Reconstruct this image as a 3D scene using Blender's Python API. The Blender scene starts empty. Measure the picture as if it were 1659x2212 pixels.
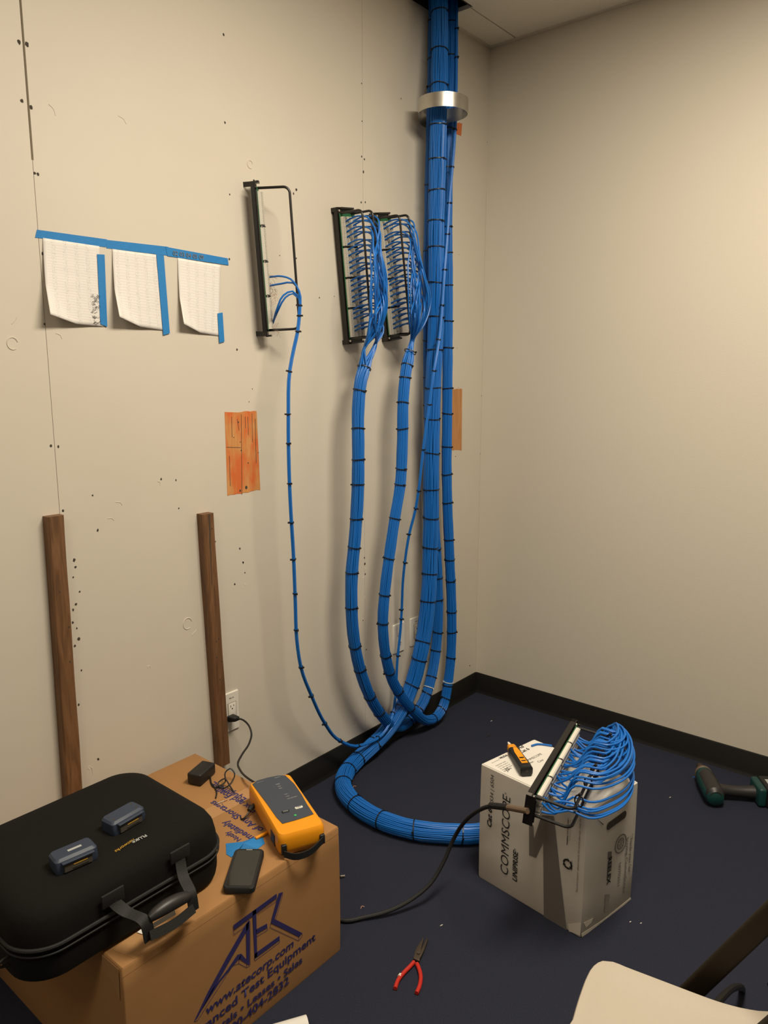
import bpy, bmesh, math, random
from mathutils import Vector as V, Matrix, noise
random.seed(7)
S = bpy.context.scene
COL = S.collection
PI = math.pi
# ------------------------------------------------------------------ camera
F, W_, H_ = 1633.49, 1659.0, 2212.0
CAM = V((-3.1686, -2.0108, 1.6157))
YAW, PITCH = 0.8778, -0.1778
fw = V((math.sin(YAW)*math.cos(PITCH), math.cos(YAW)*math.cos(PITCH), math.sin(PITCH)))
rt = fw.cross(V((0, 0, 1))).normalized(); up = rt.cross(fw)
cd = bpy.data.cameras.new('camera'); cam = bpy.data.objects.new('camera', cd); COL.objects.link(cam)
cam.matrix_world = Matrix(((rt.x, up.x, -fw.x, CAM.x), (rt.y, up.y, -fw.y, CAM.y), (rt.z, up.z, -fw.z, CAM.z), (0, 0, 0, 1)))
cd.sensor_fit = 'VERTICAL'; cd.sensor_height = 36; cd.lens = F/H_*36; cd.clip_start = .02
S.camera = cam
# ------------------------------------------------------------------ world, light, exposure
wd = bpy.data.worlds.new('world'); S.world = wd; wd.use_nodes = True
wd.node_tree.nodes['Background'].inputs[0].default_value = (1, .86, .68, 1)
wd.node_tree.nodes['Background'].inputs[1].default_value = .02
vs = S.view_settings; vs.view_transform = 'Standard'; vs.look = 'None'; vs.gamma = 1; vs.use_curve_mapping = False
vs.exposure = 0.8
HC = 3.07      # ceiling height
LAMPS = [(-1.6, -1.62, 50), (-4.1, -1.62, 14)]
LCOL = (1, .895, .72)
for lx, ly, e in LAMPS:
    ld = bpy.data.lights.new('troffer_light', 'AREA'); ld.shape = 'RECTANGLE'; ld.size = 1.1; ld.size_y = .5
    ld.energy = e; ld.color = LCOL
    lo = bpy.data.objects.new('troffer_light', ld); lo.location = (lx, ly, HC-.004); COL.objects.link(lo)

# ------------------------------------------------------------------ photo ray helpers (give real places on real planes)
def ray(px, py):
    return fw + rt*((px-W_/2)/F) - up*((py-H_/2)/F)
def P(px, py, ax, v):
    d = ray(px, py); i = 'xyz'.index(ax); return CAM + d*((v-CAM[i])/d[i])
def PP(px, py, pt, n):
    d = ray(px, py); return CAM + d*((V(pt)-CAM).dot(n)/d.dot(n))
def PF(px, py, y, zmin):
    p = P(px, py, 'y', y); p.z = max(p.z, zmin); return p
def proj(p):
    d = V(p)-CAM; z = d.dot(fw); return (W_/2+F*d.dot(rt)/z, H_/2-F*d.dot(up)/z)

# ------------------------------------------------------------------ materials
def mat(name, col, rough=.6, metal=0, noise_s=None, noise_a=.1, bump=0, bump_s=60, spec=.5, coat=0):
    m = bpy.data.materials.new(name); m.use_nodes = True; nt = m.node_tree; b = nt.nodes['Principled BSDF']
    b.inputs['Base Color'].default_value = (*col, 1); b.inputs['Roughness'].default_value = rough
    b.inputs['Metallic'].default_value = metal; b.inputs['Specular IOR Level'].default_value = spec
    b.inputs['Coat Weight'].default_value = coat
    tc = nt.nodes.new('ShaderNodeTexCoord')
    if noise_s is None: noise_s = 8; noise_a = min(noise_a, .05)
    n = nt.nodes.new('ShaderNodeTexNoise'); n.inputs['Scale'].default_value = noise_s; n.inputs['Detail'].default_value = 5
    nt.links.new(tc.outputs['Object'], n.inputs['Vector'])
    mx = nt.nodes.new('ShaderNodeMix'); mx.data_type = 'RGBA'
    mx.inputs[6].default_value = (*[max(0, c*(1-noise_a)) for c in col], 1)
    mx.inputs[7].default_value = (*[min(1, c*(1+noise_a)) for c in col], 1)
    nt.links.new(n.outputs['Fac'], mx.inputs[0]); nt.links.new(mx.outputs[2], b.inputs['Base Color'])
    if bump:
        n2 = nt.nodes.new('ShaderNodeTexNoise'); n2.inputs['Scale'].default_value = bump_s; n2.inputs['Detail'].default_value = 4
        nt.links.new(tc.outputs['Object'], n2.inputs['Vector'])
        bp = nt.nodes.new('ShaderNodeBump'); bp.inputs['Strength'].default_value = bump; bp.inputs['Distance'].default_value = .002
        nt.links.new(n2.outputs['Fac'], bp.inputs['Height']); nt.links.new(bp.outputs[0], b.inputs['Normal'])
    return m
def wood(name, a, b_, stretch=(14, 14, 1.2), rough=.6, paint=None):
    m = mat(name, a, rough); nt = m.node_tree; b = nt.nodes['Principled BSDF']
    tc = nt.nodes.new('ShaderNodeTexCoord'); mp = nt.nodes.new('ShaderNodeMapping'); mp.inputs['Scale'].default_value = stretch
    n = nt.nodes.new('ShaderNodeTexNoise'); n.inputs['Scale'].default_value = 5; n.inputs['Detail'].default_value = 8; n.inputs['Distortion'].default_value = 1.2
    r = nt.nodes.new('ShaderNodeValToRGB'); r.color_ramp.elements[0].position = .3; r.color_ramp.elements[1].position = .7
    r.color_ramp.elements[0].color = (*a, 1); r.color_ramp.elements[1].color = (*b_, 1)
    nt.links.new(tc.outputs['Object'], mp.inputs[0]); nt.links.new(mp.outputs[0], n.inputs[0]); nt.links.new(n.outputs[0], r.inputs[0])
    out = r.outputs[0]
    if paint:
        n2 = nt.nodes.new('ShaderNodeTexNoise'); n2.inputs['Scale'].default_value = 9; n2.inputs['Detail'].default_value = 3
        r2 = nt.nodes.new('ShaderNodeValToRGB'); r2.color_ramp.elements[0].position = .42; r2.color_ramp.elements[1].position = .6
        mp2 = nt.nodes.new('ShaderNodeMapping'); mp2.inputs['Scale'].default_value = (2.2, 2, 1)
        nt.links.new(tc.outputs['Object'], mp2.inputs[0]); nt.links.new(mp2.outputs[0], n2.inputs[0]); nt.links.new(n2.outputs[0], r2.inputs[0])
        mx = nt.nodes.new('ShaderNodeMix'); mx.data_type = 'RGBA'; mx.inputs[7].default_value = (*paint, 1)
        mlt = nt.nodes.new('ShaderNodeMath'); mlt.operation = 'MULTIPLY'; mlt.inputs[1].default_value = .75
        nt.links.new(r2.outputs[0], mlt.inputs[0])
        nt.links.new(mlt.outputs[0], mx.inputs[0]); nt.links.new(out, mx.inputs[6]); out = mx.outputs[2]
    nt.links.new(out, b.inputs['Base Color'])
    return m
M = {}
M['wall'] = mat('painted_plywood', (.60, .545, .46), .62, noise_s=2.2, noise_a=.05, bump=.35, bump_s=9)
M['wallb'] = mat('painted_drywall', (.61, .555, .465), .7, noise_s=1.5, noise_a=.03, bump=.15, bump_s=180)
M['ceil'] = mat('ceiling_tile', (.80, .75, .65), .85, noise_s=150, noise_a=.08, bump=.25, bump_s=260)
M['grid'] = mat('ceiling_grid', (.62, .57, .49), .5)
M['gap'] = mat('dark_gap', (.05, .04, .03), .9)
M['carpet'] = mat('navy_carpet', (.024, .0265, .043), .95, noise_s=420, noise_a=.75, bump=1, bump_s=500, spec=.15)
M['base'] = mat('black_vinyl_base', (.0055, .005, .0042), .6, spec=.3)
M['blue'] = mat('blue_cable_jacket', (.005, .135, .50), .42, noise_s=4, noise_a=.06)
M['black'] = mat('black_plastic', (.009, .009, .009), .5)
M['blackm'] = mat('black_powder_coat', (.008, .0062, .005), .4, spec=.5)
M['tie'] = mat('black_nylon', (.006, .006, .008), .4)
M['whitet'] = mat('white_nylon', (.55, .58, .6), .4)
M['galv'] = mat('galvanised_steel', (.62, .6, .55), .32, 1, noise_s=30, noise_a=.15)
M['white'] = mat('white_plastic', (.74, .70, .62), .4)
M['punch'] = mat('punch_block_plastic', (.66, .62, .54), .5, noise_s=300, noise_a=.15)
M['pcb'] = mat('green_circuit_board', (.01, .10, .035), .5)
M['copper'] = mat('copper_pairs', (.42, .22, .15), .5)
M['stud'] = wood('weathered_stud', (.095, .042, .015), (.20, .095, .038))
M['ply_orange'] = wood('bare_plywood_orange_paint', (.52, .20, .05), (.62, .30, .10), paint=(.62, .095, .012))
M['ply'] = wood('bare_plywood', (.42, .17, .05), (.55, .27, .10))
M['ply_flat'] = wood('orange_plywood', (.52, .13, .03), (.6, .17, .05))
M['tape'] = mat('blue_painters_tape', (.012, .19, .50), .7, noise_s=60, noise_a=.1, bump=.3, bump_s=120)
M['card'] = mat('corrugated_cardboard', (.335, .168, .058), .85, noise_s=12, noise_a=.07, bump=.15, bump_s=30)
M['cardin'] = mat('cardboard_crease', (.17, .08, .03), .8)
M['ctape'] = mat('packing_tape', (.42, .23, .10), .3)
M['navyink'] = mat('navy_ink', (.022, .018, .11), .7)
M['whitecard'] = mat('white_cardboard', (.62, .58, .52), .75, noise_s=14, noise_a=.07, bump=.12, bump_s=26)
M['whitelab'] = mat('box_label', (.72, .68, .62), .6)
M['ink'] = mat('black_ink', (.015, .014, .015), .7)
M['greyink'] = mat('grey_ink', (.17, .155, .14), .7)
M['edge'] = mat('worn_cardboard_edge', (.66, .60, .52), .8)
M['fabric'] = mat('black_case_fabric', (.0055, .0050, .0042), .85, noise_s=500, noise_a=.3, bump=.4, bump_s=700, spec=.18)
M['web'] = mat('black_webbing', (.006, .006, .006), .7, bump=.4, bump_s=400)
M['grip'] = mat('dark_grip', (.02, .018, .018), .45)
M['yellow'] = mat('yellow_orange_housing', (.80, .30, .006), .45)
M['slate'] = mat('slate_keypad', (.045, .055, .075), .5)
M['lightb'] = mat('pale_button', (.75, .74, .66), .4)
M['led'] = mat('green_lens', (.05, .45, .14), .3)
M['prt'] = mat('pale_print', (.38, .39, .38), .6)
M['gold'] = mat('gold_print', (.45, .25, .03), .5)
M['adapter'] = mat('blue_grey_plastic', (.022, .034, .062), .5)
M['silver'] = mat('metal_contacts', (.7, .68, .6), .25, 1)
M['glass'] = mat('phone_glass', (.012, .013, .012), .06, spec=.9)
M['rubber'] = mat('rubber_sleeve', (.008, .008, .008), .6)
M['tan'] = mat('tan_sleeve', (.13, .085, .055), .5)
M['red'] = mat('red_dipped_grip', (.50, .022, .012), .4)
M['steel'] = mat('dark_tool_steel', (.10, .075, .055), .45, .7)
M['teal'] = mat('teal_tool_plastic', (.006, .045, .042), .45)
M['chair'] = mat('beige_chair_plastic', (.41, .355, .285), .6, noise_s=200, noise_a=.03, bump=.1, bump_s=250)
M['cleg'] = mat('brown_chair_frame', (.018, .012, .006), .55, spec=.25)
M['paper'] = mat('paper', (.78, .75, .70), .8)
# printed sheets: procedural ruled lines and columns of marks
def sheet_mat(name, seed, lines):
    m = mat(name, (.74, .70, .66), .8); nt = m.node_tree; b = nt.nodes['Principled BSDF']
    L = nt.links.new; N = nt.nodes.new
    uv = N('ShaderNodeUVMap'); sp = N('ShaderNodeSeparateXYZ'); L(uv.outputs[0], sp.inputs[0])
    def math_(op, a, b2=None, clamp=False):
        n = N('ShaderNodeMath'); n.operation = op; n.use_clamp = clamp
        for i, x in enumerate((a, b2)):
            if x is None: continue
            if isinstance(x, (int, float)): n.inputs[i].default_value = x
            else: L(x, n.inputs[i])
        return n.outputs[0]
    row = math_('FRACT', math_('MULTIPLY', sp.outputs[1], lines))
    rl = math_('LESS_THAN', row, .12)
    inside = math_('MULTIPLY', math_('GREATER_THAN', sp.outputs[0], .06), math_('LESS_THAN', sp.outputs[0], .96))
    mp = N('ShaderNodeMapping'); mp.inputs['Scale'].default_value = (22, lines*1.0, 1); mp.inputs['Location'].default_value = (seed*3.1, seed, 0)
    L(uv.outputs[0], mp.inputs[0])
    ns = N('ShaderNodeTexNoise'); ns.inputs['Scale'].default_value = 3; ns.inputs['Detail'].default_value = 3; L(mp.outputs[0], ns.inputs[0])
    cols = math_('LESS_THAN', math_('FRACT', math_('ADD', math_('MULTIPLY', sp.outputs[0], 5), .35*seed)), .38)
    marks = math_('MULTIPLY', math_('GREATER_THAN', ns.outputs[0], .56), cols)
    marks = math_('MULTIPLY', marks, math_('GREATER_THAN', row, .3))
    fac = math_('ADD', math_('MULTIPLY', rl, .28), math_('MULTIPLY', marks, .4), True)
    fac = math_('MULTIPLY', fac, inside)
    mx = N('ShaderNodeMix'); mx.data_type = 'RGBA'; mx.inputs[6].default_value = (.76, .72, .68, 1); mx.inputs[7].default_value = (.18, .17, .20, 1)
    L(fac, mx.inputs[0]); L(mx.outputs[2], b.inputs['Base Color'])
    return m

# ------------------------------------------------------------------ object helpers
def setp(o, label=None, cat=None, group=None, kind=None):
    if label: o['label'] = label
    if cat: o['category'] = cat
    if group: o['group'] = group
    if kind: o['kind'] = kind
    return o
def thing(name, label, cat, loc=(0, 0, 0), rotz=0, group=None, mw=None):
    o = bpy.data.objects.new(name, None); COL.objects.link(o); o.empty_display_size = .03
    if mw is not None: o.matrix_world = mw
    else: o.location = loc; o.rotation_euler = (0, 0, rotz)
    return setp(o, label, cat, group)
def link(name, me, m, parent=None, smooth=False, label=None):
    o = bpy.data.objects.new(name, me); COL.objects.link(o)
    me.materials.append(m)
    if parent is not None: o.parent = parent
    if smooth:
        for p in me.polygons: p.use_smooth = True
    if label: o['label'] = label
    return o
class MB:
    def __init__(s): s.v = []; s.f = []
    def add(s, vs, fs):
        n = len(s.v); s.v += [tuple(v) for v in vs]; s.f += [tuple(i+n for i in f) for f in fs]; return s
    def box(s, c, d, R=None):
        hx, hy, hz = d[0]/2, d[1]/2, d[2]/2; c = V(c); vs = []
        for z in (-hz, hz):
            for x, y in ((-hx, -hy), (hx, -hy), (hx, hy), (-hx, hy)):
                q = V((x, y, z)); q = R @ q if R else q; vs.append(c+q)
        return s.add(vs, [(0, 3, 2, 1), (4, 5, 6, 7), (0, 1, 5, 4), (1, 2, 6, 5), (2, 3, 7, 6), (3, 0, 4, 7)])
    def b2(s, a, b): return s.box([(p+q)/2 for p, q in zip(a, b)], [abs(q-p) for p, q in zip(a, b)])
    def tube(s, pts, r, n=8, cap=True):
        pts = [V(p) for p in pts]; fr = frames(pts); vs = []
        for i, (p, (u, w)) in enumerate(zip(pts, fr)):
            rr = r[i] if isinstance(r, (list, tuple)) else r
            for k in range(n):
                a = 2*PI*k/n; vs.append(p+(u*math.cos(a)+w*math.sin(a))*rr)
        fs = []
        for i in range(len(pts)-1):
            for k in range(n): fs.append((i*n+k, i*n+(k+1) % n, (i+1)*n+(k+1) % n, (i+1)*n+k))
        if cap: fs.append(tuple(range(n-1, -1, -1))); fs.append(tuple((len(pts)-1)*n+k for k in range(n)))
        return s.add(vs, fs)
    def loft(s, rings, cap=True):
        n = len(rings[0]); vs = [p for r in rings for p in r]; fs = []
        for i in range(len(rings)-1):
            for k in range(n): fs.append((i*n+k, i*n+(k+1) % n, (i+1)*n+(k+1) % n, (i+1)*n+k))
        if cap: fs.append(tuple(range(n-1, -1, -1))); fs.append(tuple((len(rings)-1)*n+k for k in range(n)))
        return s.add(vs, fs)
    def poly(s, pts, nrm, h=.0004):
        pts = [V(p) for p in pts]; nrm = V(nrm).normalized()
        ar = V((0, 0, 0))
        for i in range(len(pts)): ar += pts[i].cross(pts[(i+1) % len(pts)])
        if ar.dot(nrm) < 0: pts = pts[::-1]
        n = len(pts); vs = [p for p in pts]+[p+nrm*h for p in pts]
        return s.add(vs, [tuple(range(n-1, -1, -1)), tuple(range(n, 2*n))]+[(k, (k+1) % n, n+(k+1) % n, n+k) for k in range(n)])
    def build(s, name, m, parent=None, smooth=False, label=None, bevel=0, seg=2, angle=40, inv=None):
        me = bpy.data.meshes.new(name); vs = s.v
        if inv is not None: vs = [tuple(inv @ V(v)) for v in vs]
        me.from_pydata(vs, [], s.f); me.update()
        if bevel:
            bm = bmesh.new(); bm.from_mesh(me)
            es = [e for e in bm.edges if len(e.link_faces) == 2 and e.calc_face_angle(0) > math.radians(angle)]
            bmesh.ops.bevel(bm, geom=es, offset=bevel, segments=seg, profile=.5, affect='EDGES', clamp_overlap=True)
            bm.to_mesh(me); bm.free()
        o = link(name, me, m, parent, smooth, label)
        if smooth or bevel:
            for p in me.polygons: p.use_smooth = True
            me.set_sharp_from_angle(angle=math.radians(35 if not bevel else 50))
        return o
def frames(pts, u0=None):
    n = len(pts); T = []
    for i in range(n):
        t = pts[min(i+1, n-1)]-pts[max(i-1, 0)]
        T.append(t.normalized() if t.length > 1e-9 else V((0, 0, 1)))
    a = V((0, 0, 1)) if abs(T[0].z) < .9 else V((1, 0, 0))
    if u0 is not None: a = u0
    u = (a-T[0]*a.dot(T[0])).normalized(); out = []
    for t in T:
        u = (u-t*u.dot(t)); u = u.normalized() if u.length > 1e-6 else t.orthogonal().normalized()
        out.append((u, t.cross(u)))
    return out
def cr(pts, ds=.03):
    "centripetal-ish Catmull-Rom sampled about every ds"
    pts = [V(p) for p in pts]; Q = [pts[0]*2-pts[1]]+pts+[pts[-1]*2-pts[-2]]; out = []
    for i in range(1, len(Q)-2):
        p0, p1, p2, p3 = Q[i-1:i+3]; L = (p2-p1).length; n = max(1, int(round(L/ds)))
        d0 = max((p1-p0).length, 1e-5); d1 = max(L, 1e-5); d2 = max((p3-p2).length, 1e-5)
        m1 = ((p1-p0)/d0*d1+(p2-p1)/d1*d0)/(d0+d1)*d1; m2 = ((p2-p1)/d1*d2+(p3-p2)/d2*d1)/(d1+d2)*d1
        for k in range(n):
            t = k/n; out.append(p1*(2*t**3-3*t*t+1)+m1*(t**3-2*t*t+t)+p2*(-2*t**3+3*t*t)+m2*(t**3-t*t))
    out.append(pts[-1]); return out
def rrect(w, d, r, z, n=6, cx=0, cy=0):
    o = []
    for sx, sy, a0 in ((1, -1, -PI/2), (1, 1, 0), (-1, 1, PI/2), (-1, -1, PI)):
        for k in range(n+1):
            a = a0+PI/2*k/n; o.append((cx+sx*(w/2-r)+r*math.cos(a), cy+sy*(d/2-r)+r*math.sin(a), z))
    return o
def basis(o, u, v, n=None):
    u = V(u).normalized(); v = V(v).normalized(); n = V(n) if n else u.cross(v)
    return Matrix(((u.x, v.x, n.x, o[0]), (u.y, v.y, n.y, o[1]), (u.z, v.z, n.z, o[2]), (0, 0, 0, 1)))
def text_mesh(s, bold=0, shear=0):
    c = bpy.data.curves.new('t', 'FONT'); c.body = s; c.size = 1; c.offset = bold; c.shear = shear; c.resolution_u = 3
    o = bpy.data.objects.new('t', c); COL.objects.link(o)
    dg = bpy.context.evaluated_depsgraph_get(); me = bpy.data.meshes.new_from_object(o.evaluated_get(dg))
    bpy.data.objects.remove(o); bpy.data.curves.remove(c); me.materials.clear()
    return me
def text(name, s, a, b, upv, m, parent, bold=.0, shear=0, hscale=1.0, lift=.0006, height=None, right=False, sub=None):
    "lay s on a surface so that it runs from a to b (world points); letters' up is upv"
    a = V(a); b = V(b); u = (b-a).normalized(); n = u.cross(V(upv)).normalized(); vv = n.cross(u)
    me = text_mesh(s, bold, shear)
    xs = [v.co.x for v in me.vertices]; w = max(xs)-min(xs); x0 = min(xs)
    if sub:
        m2 = text_mesh(sub, bold, shear); ws = [v.co.x for v in m2.vertices]; w2 = max(ws)-min(ws); bpy.data.meshes.remove(m2)
        sc = (b-a).length/w2; org = b-u*w*sc
    else: sc = (b-a).length/w; org = a
    sy = height/.7 if height else sc*hscale
    inv = parent.matrix_world.inverted() if parent else Matrix()
    for v in me.vertices: v.co = inv @ (org+u*((v.co.x-x0)*sc)+vv*(v.co.y*sy)+n*lift)
    me.name = name
    return link(name, me, m, parent)
def vec_list(pts, z): return [V((p[0], p[1], z)) for p in pts]

# ================================================================== THE ROOM
def struct(o): o['kind'] = 'structure'; return o
XL, YB = -5.8, -5.8
# seams: left sheet joint at x=-2.155, middle at x=-.872 ; gaps are real grooves
wl = MB()
T = .018
def sheet(x0, x1, x0b=None, x1b=None, zb=2.42):
    wl.b2((x0, 0, 0), (x1, T, zb)); wl.b2((x0b if x0b is not None else x0, 0, zb), (x1b if x1b is not None else x1, T, HC))
sheet(XL, -2.1558, None, -2.158, 2.16)
wl2 = (-2.1545, -2.1525)
wl.b2((-2.1545, 0, 0), (-.8733, T, 2.16)); wl.b2((-2.1520, 0, 2.16), (-.8733, T, HC))
wl.b2((-.8722, 0, 0), (0, T, HC))
wl.b2((XL, T-.008, 0), (0, T+.05, HC))
wall_l = struct(wl.build('wall_left', M['wall']))
struct(MB().b2((0, YB, 0), (.06, T+.05, HC)).build('wall_right', M['wallb']))
struct(MB().b2((XL, YB-.06, 0), (0, YB, HC)).build('wall_back', M['wallb']))
struct(MB().b2((XL-.06, YB, 0), (XL, T, HC)).build('wall_side', M['wallb']))
fl = MB(); NX, NY = 2, 2
fl.b2((XL, YB, -.05), (.06, T+.05, 0)); struct(fl.build('floor', M['carpet']))
# ceiling with a cut-out where the bundles come through, and openings for the troffers
cb = MB(); TY = -.142
hx0, hx1, hy1 = -.60, -.375, -.155
def slab(x0, y0, x1, y1): cb.b2((x0, y0, HC), (x1, y1, HC+.016))
slab(XL, TY-.002-.02, hx0, T+.05) if False else None
slab(XL, TY+.003, hx0, T+.05); slab(hx1, TY+.003, .06, T+.05)
ys = sorted({YB, TY-.003, *[l[1]+s*.305 for l in LAMPS for s in (-1, 1)], hy1})
xs_ = sorted({XL, .06, *[l[0]+s*.61 for l in LAMPS for s in (-1, 1)], hx0, hx1})
for i in range(len(xs_)-1):
    for j in range(len(ys)-1):
        cx, cy = (xs_[i]+xs_[i+1])/2, (ys[j]+ys[j+1])/2
        if any(abs(cx-l[0]) < .61 and abs(cy-l[1]) < .305 for l in LAMPS): continue
        if hx0 < cx < hx1 and cy > hy1: continue
        slab(xs_[i], ys[j], xs_[i+1], ys[j+1])
struct(cb.build('ceiling', M['ceil']))
pl = MB()   # dark void above the cut-out
pl.b2((hx0-.12, hy1-.12, HC+.45), (hx1+.12, T+.04, HC+.46)); pl.b2((hx0-.13, hy1-.12, HC+.017), (hx0-.12, T+.04, HC+.46)); pl.b2((hx1+.12, hy1-.12, HC+.017), (hx1+.13, T+.04, HC+.46))
pl.b2((hx0-.13, hy1-.13, HC+.017), (hx1+.13, hy1-.12, HC+.46)); pl.b2((hx0-.13, T+.04, HC+.017), (hx1+.13, T+.05, HC+.46))
struct(pl.build('trim_1', M['gap']))
# recessed reveal between border tile and field tile, and L-angle at the walls
struct(MB().b2((XL, TY-.004, HC+.008), (0, TY+.004, HC+.03)).build('trim_2', M['gap']))
la = MB(); la.b2((XL, -.017, HC-.003), (hx0, 0, HC+.001)); la.b2((hx1, -.017, HC-.003), (0, 0, HC+.001)); la.b2((-.021, YB, HC-.003), (0, -.017, HC+.001))
struct(la.build('trim_3', M['grid']))
def baseboard(name, a, b, n):
    a, b, n = V(a), V(b), V(n); m_ = MB()
    prof = [(0, 0), (.016, 0), (.013, .006), (.0075, .016), (.0065, .1), (.004, .1035), (0, .1035)]
    rings = [[p+n*q[0]+V((0, 0, q[1])) for q in prof] for p in (a, b)]
    m_.loft(rings); return struct(m_.build(name, M['base'], smooth=True))
baseboard('baseboard_left', (XL, 0, 0), (0, 0, 0), (0, -1, 0))
baseboard('baseboard_right', (0, YB, 0), (0, -.001, 0), (-1, 0, 0))
# vertical corner bead line on the right wall
struct(MB().b2((-.0035, -.0055, .10), (0, -.0005, 2.46)).build('trim_4', M['wallb']))
# troffers
for lx, ly, e in LAMPS:
    t = thing('ceiling_light', 'recessed rectangular troffer in the ceiling %s' % ('nearest the corner' if lx > -3 else 'farther from the corner'), 'ceiling light', (lx, ly, HC))
    h = MB(); 
    for sx in (-1, 1): h.b2((sx*.61, -.305, .0), (sx*.605, .305, .10))
    for sy in (-1, 1): h.b2((-.61, sy*.305, .0), (.61, sy*.30, .10))
    h.b2((-.61, -.305, .10), (.61, .305, .104)); h.build('housing', M['grid'], t)
# wall marks: screw holes, dents and torn paint
mk = MB(); random.seed(3)
def disc(px, py, r, asp=1.0, m_=mk, y=0.0):
    p = P(px, py, 'y', y); pts = []
    for k in range(9):
        a = 2*PI*k/9; rr = r*(1+.25*random.uniform(-1, 1)); pts.append((p.x+rr*math.cos(a), y, p.z+rr*asp*math.sin(a)))
    m_.poly(pts, (0, -1, 0), .0006)
for (x, y, r) in [(41, 91, 6), (58, 96, 6), (47, 218, 5), (67, 232, 5), (75, 374, 4), (82, 376, 4), (483, 75, 4), (486, 265, 4), (496, 420, 3), (495, 560, 4), (512, 755, 4), (110, 963, 4), (126, 965, 4), (136, 1103, 4), (92, 548, 4), (96, 700, 3),
                  (348, 1035, 4), (380, 1037, 3), (200, 1070, 3), (386, 1098, 3), (211, 1145, 4), (640, 410, 5), (634, 418, 4), (604, 552, 2), (640, 558, 3), (690, 643, 3), (722, 640, 2), (781, 180, 3), (782, 262, 3), (781, 338, 4), (787, 344, 4), (785, 371, 5), (780, 437, 4), (789, 437, 4),
                  (866, 213, 3), (160, 1210, 5), (163, 1225, 4), (158, 1247, 3), (172, 1278, 3), (164, 1305, 4), (158, 1317, 4), (157, 1345, 4), (166, 1357, 3), (170, 1380, 5), (162, 1395, 4), (176, 1448, 3), (170, 1522, 4), (465, 1170, 3), (518, 1185, 4), (525, 1215, 4), (529, 1237, 3), (507, 1262, 4),
                  (787, 1205, 4), (788, 1218, 6), (789, 1240, 4), (784, 1340, 3), (791, 1403, 4), (1052, 307, 2), (1052, 414, 2), (1040, 855, 2), (1037, 980, 2), (1037, 1050, 2), (1034, 1210, 2), (1032, 1292, 2), (1015, 1438, 4), (984, 986, 3), (990, 837, 2), (991, 550, 2), (987, 752, 2),
                  (545, 840, 2), (538, 868, 2), (750, 560, 2), (212, 1640, 4)]:
    disc(x, y, r*.00078, 1.25)
mk.build('nail_hole', M['gap'], wall_l)
dn = MB()
for (x, y, r) in [(540, 355, .011), (27, 742, .014), (405, 1347, .017)]:
    p = P(x, y, 'y', 0); dn.tube([(p.x+r*math.cos(a), -.0002, p.z+r*1.1*math.sin(a)) for a in [2*PI*k/20*.8+.3 for k in range(21)]], .0016, 6)
for (x, y, dx, dy) in [(105, 225, 15, 25), (255, 250, 18, 18), (25, 700, 12, -16), (120, 720, 14, 12), (232, 1120, 14, 4), (250, 1085, 14, 6), (120, 1150, 10, 10), (192, 1655, 8, 16), (765, 960, 4, 20), (425, 1360, -10, 12), (765, 1570, 10, -8), (320, 1440, 4, 3), (340, 1040, 6, 8)]:
    a = P(x, y, 'y', 0); b = P(x+dx, y+dy, 'y', 0); dn.tube(cr([a, (a+b)/2+V((.004, 0, .003)), b], .006), .0011, 5)
dn.build('dent', M['wall'], wall_l)
tp = MB(); random.seed(5)     # paint torn off to white gypsum along the middle joint
for (x, y, r) in [(789, 1228, .004), (785, 1248, .004), (788, 1290, .003), (791, 1402, .005), (784, 1338, .003), (193, 1658, .005), (320, 1440, .003), (525, 1215, .004), (529, 1262, .003), (983, 1072, .003), (984, 1106, .003), (660, 1445, .003)]: disc(x, y, r, 1.4, tp)
tp.build('paint_chip', M['edge'], wall_l)

# ------------------------------------------------------------------ things screwed or painted on the wall
def stud(px_tl, px_bl, z0, z1, w0, w1, dep, label, crack):
    t = thing('wooden_stud', label, 'wooden board', (0, 0, 0), group='studs screwed to the wall')
    m_ = MB(); rings = []
    for i in range(25):
        f = i/24; z = z0+(z1-z0)*f; x = px_bl+(px_tl-px_bl)*f; w = w0+(w1-w0)*f
        j = .0012*noise.noise(V((z*7, x, 0))); k = .0016*noise.noise(V((z*6, x+5, 2)))
        c = .004
        rings.append([(x+j, 0, z), (x+w+k, 0, z), (x+w+k, -dep+c, z), (x+w+k-c, -dep, z), (x+j+c, -dep, z), (x+j, -dep+c, z)])
    rings[-1] = [(a, b, c_+(.006 if b < -.01 else 0)*0) for a, b, c_ in rings[-1]]
    m_.loft(rings); m_.build('board', M['stud'], t)
    if crack:
        c = MB(); pts = []
        for i in range(14):
            f = i/13; z = z1-.002-.235*f; x = px_tl+w1*.55+.002*noise.noise(V((z*20, 1, 1)))
            pts.append((x, z, .0022*(1-f)+.0005))
        poly = [(x-w, -dep, z) for x, z, w in pts]+[(x+w, -dep, z) for x, z, w in pts[::-1]]
        for i in range(13):
            q = [poly[i], poly[i+1], poly[-2-i], poly[-1-i]]; c.poly(q, (0, -1, 0), .0005)
        c.build('crack', M['gap'], t, label='dark split running down from the top end')
    for i in range(7):
        kn = MB()
        z = random.uniform(z0+.1, z1-.05); x = px_bl+w0*random.uniform(.3, .8)+(px_tl-px_bl)*(z-z0)/(z1-z0)
        kn.poly([(x+.0022*math.cos(a), -dep, z+.003*math.sin(a)) for a in [k*PI/4 for k in range(8)]], (0, -1, 0), .0004)
        kn.build('nail_hole', M['gap'], t)
stud(-2.204, -2.216, .09, 1.240, .050, .046, .030, 'dark brown wooden stud on the wall whose foot goes behind the black case', False)
stud(-1.700, -1.672, .283, 1.176, .046, .046, .032, 'brown wooden stud with a long split at its top, beside the power outlet', True)
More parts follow.
